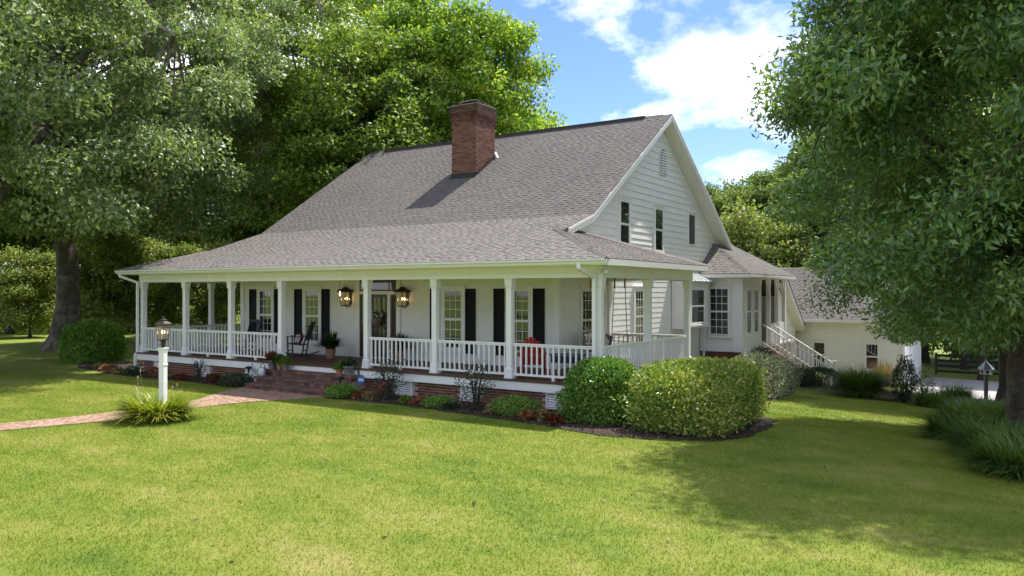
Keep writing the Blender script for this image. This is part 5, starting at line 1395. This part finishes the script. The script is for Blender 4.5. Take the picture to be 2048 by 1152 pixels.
def adirondack(label, loc, rotz, mat):
    t = thing('adirondack_chair', label, 'chair', loc, rotz)        # front faces -Y
    for k in range(7):
        x = -0.27 + k * 0.09; top = 1.02 - 0.16 * (abs(k - 3) / 3) ** 2 - 0.02 * (abs(k - 3))
        a, b = Vector((x * 0.82, 0.22, 0.30)), Vector((x, 0.22 + (top - 0.3) * 0.38, top))
        MB().bar(a, b, 0.084, 0.02, (0, 1, 0)).build('back_slat', mat, t, bevel=0.01)
    se = MB()
    for k in range(6): se.bar((-0.27, -0.34 + k * 0.095, 0.40 - k * 0.022), (0.27, -0.34 + k * 0.095, 0.40 - k * 0.022), 0.085, 0.02)
    se.build('seat', mat, t)
    for s in (-1, 1):
        MB().bar((s * 0.29, -0.34, 0.0), (s * 0.29, -0.34, 0.54), 0.03, 0.10, (1, 0, 0)).build('front_leg', mat, t)
        MB().bar((s * 0.285, -0.36, 0.36), (s * 0.285, 0.52, 0.03), 0.025, 0.12).build('back_leg', mat, t)
        MB().bar((s * 0.33, -0.42, 0.555), (s * 0.31, 0.38, 0.555), 0.13, 0.022).build('arm', mat, t)
    MB().bar((-0.33, 0.34, 0.54), (0.33, 0.34, 0.54), 0.03, 0.08).build('back_brace', mat, t)
    return t
adirondack('red slatted adirondack chair with its back to the railing', (-2.42, 1.0, 0), 3.62, M['red_paint'])
# low table and stool near the red chair
tb2 = thing('side_table', 'low dark slatted table on the porch behind the corner railing', 'table', (-1.55, 1.35, 0), 0.1)
MB().box(-0.42, -0.24, 0.52, 0.42, 0.24, 0.56).build('table_top', M['grey_fabric'], tb2)
MB().box(-0.39, -0.21, 0.34, 0.39, 0.21, 0.52).build('apron', M['navy'], tb2)
for sx in (-1, 1):
    for sy in (-1, 1): MB().box(sx * 0.36 - 0.025, sy * 0.2 - 0.025, 0, sx * 0.36 + 0.025, sy * 0.2 + 0.025, 0.34).build('leg', M['trim'], tb2)
# porch swing hung on ropes, facing the side railing
sw = thing('porch_swing', 'white porch swing hung on ropes in the side porch', 'porch swing', (-1.75, 4.15, 0.42), math.pi / 2)
ss = MB()
for k in range(6): ss.bar((-0.75, -0.25 + k * 0.09, 0), (0.75, -0.25 + k * 0.09, 0), 0.075, 0.022)
ss.build('seat', M['trim'], sw)
for k in range(13):
    x = -0.7 + k * 1.4 / 12; MB().bar((x, 0.24, 0.02), (x, 0.36, 0.5), 0.05, 0.018, (1, 0, 0)).build('back_slat', M['trim'], sw)
MB().bar((-0.76, 0.365, 0.52), (0.76, 0.365, 0.52), 0.05, 0.06).build('crest_rail', M['trim'], sw)
for s in (-1, 1):
    MB().bar((s * 0.76, -0.28, 0.28), (s * 0.76, 0.32, 0.28), 0.07, 0.025).bar((s * 0.76, -0.24, 0), (s * 0.76, -0.24, 0.28), 0.05, 0.05, (0, 1, 0)).build('arm', M['trim'], sw)
    for yy, zz in ((-0.24, 0.28), (0.30, 0.3)):
        MB().tube([(s * 0.78, yy, 0.0), (s * 0.78, yy * 0.6, 2.2)], 0.012, 6).tube([(s * 0.78, yy * 0.63, 1.85), (s * 0.78, yy * 0.6, 2.2)], 0.028, 8).build('rope', M['rope'], sw)
pillow('red pillow at the near end of the porch swing', (-1.95, 3.62, 0.66), (0.25, 0, math.pi / 2), 0.46, 0.44, 0.16, M['red_fabric'])
pillow('cream square pillow turned on its corner on the porch swing', (-1.90, 4.12, 0.70), (0.25, 0.75, math.pi / 2), 0.40, 0.40, 0.15, M['cream_fabric'])
pillow('dark grey pillow at the far end of the porch swing', (-1.97, 4.50, 0.68), (0.25, 0.2, math.pi / 2), 0.46, 0.46, 0.16, M['grey_fabric'])

# ------------------------------------------------------------------ pots, watering can, sign, path lights
def pot_plant(name, label, loc, r0, r1, h, mat, leafm, n, spread, leaf, seed, hp=0.35, cat='potted plant', round_=True):
    t = thing(name, label, cat, loc)
    MB().lathe([(r0, 0), (r0 * 1.02, 0.01), (r1, h * 0.86), (r1 * 1.08, h * 0.88), (r1 * 1.08, h), (r1 * 0.95, h), (r1 * 0.9, h * 0.9), (0.01, h * 0.9)], n=18).build('pot', mat, t, True)
    rg = np.random.default_rng(seed); p = unit(rg.normal(size=(n, 3))) * (rg.random((n, 1)) ** .4) * np.array([spread, spread, hp]) * .95
    p[:, 2] = np.abs(p[:, 2]) + h * 0.92; ax = unit(p * [1, 1, .6] + rg.normal(size=(n, 3)) * .15)
    leaves_object('leaves', p, ax, rg.normal(size=(n, 3)) + [0, 0, 1.2], leaf * rg.uniform(.6, 1.3, n), leaf * .55, leafm, t)
    return t
T1 = -0.185; T2 = -0.365
pot_plant('potted_geranium', 'galvanised bucket of red flowers at the left end of the top step', (-10.98, -0.25, T1), .10, .14, .26, M['galv'], M['leaf_redf'], 420, .22, .08, 1, .28)
pot_plant('potted_plant', 'terracotta pot with red and green foliage on the top step', (-10.58, -0.30, T1), .08, .115, .2, M['terracotta'], M['leaf_fern'], 420, .2, .09, 2, .26)
pot_plant('potted_plant', 'pale pot with trailing lime foliage right of the terracotta pot', (-10.30, -0.33, T1), .08, .11, .17, M['galv'], M['leaf_lime'], 380, .2, .09, 3, .24)
pot_plant('potted_plant', 'galvanised bucket of green foliage at the right end of the top step', (-7.72, -0.28, T1), .11, .15, .25, M['galv'], M['leaf_rose'], 460, .22, .09, 4, .26)
pot_plant('potted_plant', 'small terracotta pot left of the right hand bucket', (-8.05, -0.33, T1), .07, .1, .15, M['terracotta'], M['leaf_bush'], 300, .16, .08, 5, .2)
def fern(label, loc, seed):
    t = blades('potted_fern', label, loc, 620, 0.85, 0.045, 1.1, M['leaf_fern'], seed, 'potted fern', 0.85, base_r=0.12, z=loc[2])
    for c in t.children: c.location.z = 0.30
    MB().lathe([(0.12, 0), (0.13, 0.01), (0.17, 0.28), (0.18, 0.3), (0.18, 0.32), (0.15, 0.32), (0.01, 0.3)], n=16).build('pot', M['terracotta'], t, True)
fern('large green potted fern left of the front door', (-10.55, 1.75, 0), 6); fern('dark potted fern behind the railing right of the door', (-8.05, 2.3, 0), 7)
wc = thing('watering_can', 'galvanised watering can on the left end of the brick steps', 'watering can', (-10.92, -0.68, T2), 0.25)
MB().lathe([(0.13, 0), (0.135, 0.01), (0.12, 0.24), (0.10, 0.26), (0.09, 0.26)], n=20).build('body', M['galv'], wc, True)
MB().tube([(-0.11, 0, 0.06), (-0.24, 0, 0.2), (-0.34, 0, 0.32)], [0.028, 0.02, 0.016], 10).tube([(-0.335, 0, 0.31), (-0.37, 0, 0.345)], [0.02, 0.05], 12).build('spout', M['galv'], wc, True)
MB().tube([(-0.05, 0, 0.25), (-0.05, 0, 0.34), (0.03, 0, 0.38), (0.09, 0, 0.33), (0.1, 0, 0.25)], 0.01, 8).tube([(0.11, 0, 0.22), (0.2, 0, 0.2), (0.2, 0, 0.1), (0.13, 0, 0.05)], 0.01, 8).build('handle', M['black_metal'], wc, True)
def path_light(label, loc, h=0.42):
    t = thing('path_light', label, 'path light', loc, 0, 'black path lights in the porch bed')
    MB().tube([(0, 0, -0.1), (0, 0, h)], 0.014, 8).lathe([(0.012, h - 0.16), (0.03, h - 0.05), (0.045, h)], n=12).build('stake', M['black_metal'], t, True)
    MB().lathe([(0.125, h - 0.005), (0.12, h + 0.025), (0.07, h + 0.06), (0.01, h + 0.07)], n=18).build('shade', M['black_metal'], t, True)
path_light('black mushroom path light before the third foundation vent', (-11.95, -0.35, GZ), 0.50)
path_light('black mushroom path light right of the brick steps', (-7.38, -0.95, GZ), 0.50)
sg = thing('yard_sign', 'small blue eight-sided security sign on a stake', 'sign', (-6.98, -0.55, GZ), 0.3)
MB().tube([(0, 0, -0.1), (0, 0, 0.36)], 0.012, 6).build('stake', M['bamboo'], sg)
o_ = [(0.12 * math.cos(math.pi / 8 + k * math.pi / 4), 0, 0.47 + 0.145 * math.sin(math.pi / 8 + k * math.pi / 4)) for k in range(8)]
MB().prism([(x, -0.012, z) for x, y, z in o_], (0, -0.012, 0)).build('sign_plate', M['sign_blue'], sg)
MB().prism([(-0.075, -0.0245, 0.43), (0.075, -0.0245, 0.43), (0.075, -0.0245, 0.505), (-0.075, -0.0245, 0.505)], (0, -0.002, 0)).build('sign_panel', M['sign_white'], sg)
fc = bpy.data.curves.new('lettering', 'FONT'); fc.body = 'ADT'; fc.size = 0.075; fc.align_x = 'CENTER'; fc.align_y = 'CENTER'; fc.extrude = 0.001
fc.materials.append(M['sign_blue']); tmp_ = bpy.data.objects.new('tmp', fc); link(tmp_); bpy.context.view_layer.update(); lm_ = bpy.data.meshes.new_from_object(tmp_.evaluated_get(bpy.context.evaluated_depsgraph_get())); bpy.data.objects.remove(tmp_); fo_ = bpy.data.objects.new('lettering', lm_); link(fo_); fo_.parent = sg; fo_.location = (0, -0.0285, 0.467); fo_.rotation_euler = (math.pi / 2, 0, 0)

# birdhouse on a post, fence behind the driveway
bp_ = on_ground(1972, 800)
bh = thing('bird_feeder', 'white six-sided bird feeder with zinc roof on a wooden post', 'bird feeder', bp_.to_tuple(), 0.3)
ps = (CAM[1] - bp_.y); dep = at_depth(1972, 700, 1).y
fwd = Vector((math.sin(YAW), math.cos(YAW), 0)); depth = (bp_ - Vector(CAM)).dot(fwd)
zt1 = at_depth(1972, 748, depth).z - bp_.z; zt2 = at_depth(1972, 738, depth).z - bp_.z; zt3 = at_depth(1972, 722, depth).z - bp_.z; k_ = depth / F_PX
MB().box(-3.0 * k_, -3.0 * k_, -0.1, 3.0 * k_, 3.0 * k_, zt1).build('post', M['post_wood'], bh)
MB().lathe([(12 * k_, zt1), (12 * k_, zt1 + 0.02), (11 * k_, zt1 + 0.021), (11 * k_, zt2)], n=6).build('feeder_house', M['trim'], bh)
MB().lathe([(16 * k_, zt2), (0.004, zt3 + 0.02)], n=6).lathe([(0.02, zt3), (0.008, zt3 + 0.1)], n=8).build('feeder_roof', M['zinc'], bh)
for k in range(6):
    a = (k + 0.5) * math.pi / 3; c = Vector((math.cos(a), math.sin(a), 0)) * (9.7 * k_)
    MB().prism([c + Vector((-math.sin(a), math.cos(a), 0)) * (2.6 * k_ * math.cos(t)) + Vector((0, 0, (zt1 + zt2) / 2 + 3.4 * k_ * math.sin(t))) for t in [i * math.pi / 6 for i in range(12)]], (Vector((math.cos(a), math.sin(a), 0)) * 0.012)).build('opening', M['black_metal'], bh)
fn = thing('board_fence', 'dark four-board fence beyond the driveway under the trees', 'fence', (10, 36, gz(10, 36)))
for k in range(9):
    x = 4 + k * 2.4 - 10; MB().box(x - 0.06, -0.06, -0.2, x + 0.06, 0.06, 1.35).build('post', M['fence_wood'], fn)
    if k < 8:
        for j in range(4): MB().box(x + 0.061, -0.04, 0.2 + j * 0.31, x + 2.339, -0.01, 0.34 + j * 0.31).build('board', M['fence_wood'], fn)

# ------------------------------------------------------------------ trees
tp_ = on_z(128, 700)
oak = tree('oak_tree', 'huge spreading oak with a thick lichen-patched trunk left of the house', (tp_.x, tp_.y, GZ), 22, 0.6, (0.5, 0, 11.6), (11.8, 11.8, 9.4), 300, 640, 0.2, (M['leaf_oak'], M['bark']), 101, 1.45, 16, -0.8, 0.25, flare=1.9, hollow=0.45, flat=0.55, zmin=4.6)
p2 = at_depth(-60, 583, 28)
copy_tree(oak, (p2.x, p2.y, GZ), 1.9, (0.85, 0.85, 0.95), 'oak crown hanging into the top left corner, trunk outside the picture')
p = at_depth(655, 583, 47)
tree('poplar_tree', 'tall tree with pale bare forking limbs behind the left of the roof', (p.x, p.y, gz(p.x, p.y)), 27, 0.45, (-0.5, 0, 15.5), (7.2, 7.2, 9.5), 170, 330, 0.24, (M['leaf_mid'], M['bark_pale']), 102, 1.35, 8, -0.6, 0.3, flare=1.4, hollow=0.5,
     bare=[((0, 0, 6), (-2.4, -1.2, 15.5), .26, .07), ((-0.9, -0.4, 9.5), (-4.8, -2.2, 13.2), .16, .05), ((0, 0, 7), (1.8, -1.0, 17), .2, .05), ((-1.8, -1, 13), (-2.0, -1.5, 19), .12, .04), ((-1.5, -.8, 12), (-.4, -1.4, 18.5), .12, .04)])
p = at_depth(880, 583, 44)
tree('maple_tree', 'large bright green maple crown rising behind the chimney', (p.x, p.y, gz(p.x, p.y)), 24, 0.42, (0, 0, 12.6), (5.6, 5.6, 7.6), 230, 380, 0.24, (M['leaf_maple'], M['bark_dark']), 103, 1.25, 12, -0.7, 0.25, hollow=0.45)
p = at_depth(1035, 583, 52)
tree('small_maple_tree', 'lower rounded maple right of the chimney behind the ridge', (p.x, p.y, gz(p.x, p.y)), 16, 0.3, (0, 0, 10.0), (4.0, 4.0, 5.4), 150, 230, 0.27, (M['leaf_maple'], M['bark_dark']), 104, 1.15, 8, -0.7, 0.3)
p = at_depth(745, 583, 40)
tree('shade_tree', 'dense dark green tree overhanging the left end of the roof ridge', (p.x, p.y, gz(p.x, p.y)), 18, 0.4, (0, -0.3, 10.2), (4.6, 4.6, 5.6), 140, 330, 0.23, (M['leaf_mid'], M['bark_dark']), 105, 1.2, 10, -0.75, 0.3, hollow=0.45)
p = Vector((8.35, 6.0))
right = tree('gum_tree', 'large tree with dark green pointed leaves filling the right of the picture', (p.x, p.y, gz(p.x, p.y)), 15, 0.36, (0.35, -2.5, 8.0), (5.35, 5.5, 7.6), 400, 540, 0.165, (M['leaf_gum'], M['bark']), 106, 0.95, 17, -0.95, 0.2, flare=1.5, hollow=0.35, zmin=2.5, aspect=0.4, droop=0.6, flat=0.65)
p2 = on_ground(2024, 806)
copy_tree(right, (p2.x, p2.y, p2.z), -0.6, (1.12, 1.12, 1.0), 'second large dark tree whose trunk stands behind the bird feeder')

# copies of three woodland trees fill the woods
w1 = tree('woodland_tree', 'x', (0, 0, 0), 18, 0.24, (0, 0, 10.5), (4.6, 4.6, 7.0), 170, 200, 0.34, (M['leaf_back'], M['bark_dark']), 201, 1.35, 7, -0.7, 0.35)
w2 = tree('woodland_tree', 'x', (0, 0, 0), 15, 0.2, (0, 0, 8.5), (4.0, 4.0, 6.0), 150, 200, 0.34, (M['leaf_dark'], M['bark_dark']), 202, 1.3, 7, -0.8, 0.3)
w3 = tree('sapling_tree', 'x', (0, 0, 0), 8, 0.1, (0, 0, 4.3), (2.8, 2.8, 3.9), 100, 190, 0.26, (M['leaf_yellow'], M['bark_dark']), 203, 1.0, 6, -0.9, 0.2)
protos = [w1, w2, w3]; used = [False] * 3
def plant(kind, px, depth, s, label, group, sq=1.0, rot=None):
    q = at_depth(px, 583, depth); loc = (q.x, q.y, gz(q.x, q.y)); rz = RND.uniform(0, 6.28) if rot is None else rot
    sc = (s, s, s * sq)
    if not used[kind]:
        used[kind] = True; t = protos[kind]; t.location = loc; t.rotation_euler = (0, 0, rz); t.scale = sc; t['label'] = label; t['group'] = group
        return t
    return copy_tree(protos[kind], loc, rz, sc, label, group)
GL = 'woodland trees behind the oak and house'
LL = 'leafy woodland tree in the dense wood behind the oak and house'
for px, dp, k, s in ((-60, 76, 0, 1.45), (60, 80, 0, 1.4), (170, 74, 1, 1.4), (255, 84, 0, 1.5), (340, 74, 1, 1.45), (430, 80, 0, 1.5), (500, 70, 1, 1.35), (580, 66, 0, 1.3), (680, 60, 0, 1.2), (790, 62, 0, 1.15), (-160, 52, 1, 1.2), (20, 54, 1, 1.0), (960, 64, 0, 1.05)):
    plant(k, px, dp, s, LL, GL)
for px, dp, s, lab in ((215, 46, 0.85, 'sunlit yellow-green sapling left of the porch corner'), (345, 50, 0.75, 'sunlit sapling seen between the two leftmost porch columns'), (420, 54, 0.8, 'sunlit sapling seen through the porch near the left wall'), (60, 50, 0.7, 'sunlit sapling behind the oak trunk'), (285, 60, 0.9, 'sunlit sapling behind the left porch corner')):
    plant(2, px, dp, s, lab, 'sunlit saplings at the wood edge')
LR = 'woodland tree beyond the garage and driveway'
for px, dp, k, s, lab in ((1445, 66, 0, 0.72, 'distant tree beside the rear gable rake'), (1500, 72, 1, 0.95, 'distant tree right of the gable against the cloud'), (1570, 62, 0, 0.75, LR), (1640, 70, 0, 1.0, LR), (1740, 58, 0, 1.0, LR), (1850, 54, 1, 1.05, LR), (1930, 50, 1, 1.0, LR), (2020, 56, 0, 1.1, LR), (2120, 46, 1, 1.1, LR), (2200, 60, 0, 1.2, LR), (1965, 43, 1, 0.9, LR)):
    plant(k, px, dp, s, lab, 'woodland trees beyond the garage')
plant(2, 1475, 58, 1.15, 'bright yellow-green tree behind the rear wing roof', 'sunlit saplings at the wood edge')
plant(2, 1545, 56, 1.0, 'bright sapling tree above the wing eave', 'sunlit saplings at the wood edge')
# understorey: one mass of bushes along the wood edge
rng = np.random.default_rng(77); cs = []
for px in np.arange(-260, 1020, 13.0):
    for _ in range(3):
        q = at_depth(px + rng.uniform(-8, 8), 583, rng.uniform(66, 82)); cs.append((q.x, q.y, gz(q.x, q.y) + rng.uniform(0.2, 4.2)))
for px in np.arange(-300, 330, 12.0):
    for _ in range(4):
        q = at_depth(px + rng.uniform(-8, 8), 583, rng.uniform(54, 62)); cs.append((q.x, q.y, gz(q.x, q.y) + rng.uniform(0.2, 4.2)))
for px in np.arange(1640, 2300, 13.0):
    for _ in range(3):
        q = at_depth(px + rng.uniform(-8, 8), 583, rng.uniform(50, 64)); cs.append((q.x, q.y, gz(q.x, q.y) + rng.uniform(0.2, 4.5)))
cs = np.array(cs); pos, ax, nr = cloud_leaves(rng, cs, rng.uniform(0.9, 1.9, len(cs)), 130, 0.8)
us = leaves_object('understorey', pos, ax, nr, 0.36 * rng.uniform(.7, 1.3, len(pos)), 0.2, M['leaf_dark'], None, kind='stuff')
props(us, 'dark leafy undergrowth along the edge of the wood', 'undergrowth')
# trees across the lawn behind the viewer, mirrored in the window panes
for i, (x, y, k, s) in enumerate(((-30, -52, 0, 1.1), (-22, -58, 1, 1.2), (-14, -55, 0, 1.0), (-6, -60, 0, 1.2), (2, -56, 1, 1.1), (10, -60, 0, 1.15), (-38, -50, 1, 1.2), (18, -55, 0, 1.1), (28, -50, 0, 1.2))):
    copy_tree(protos[k], (x, y, GZ), i * 1.3, s, 'leafy tree across the lawn facing the porch', 'trees across the lawn')
print('objects', len(bpy.data.objects), 'tris', sum(len(m.loops) - 2 * len(m.polygons) for m in bpy.data.meshes))
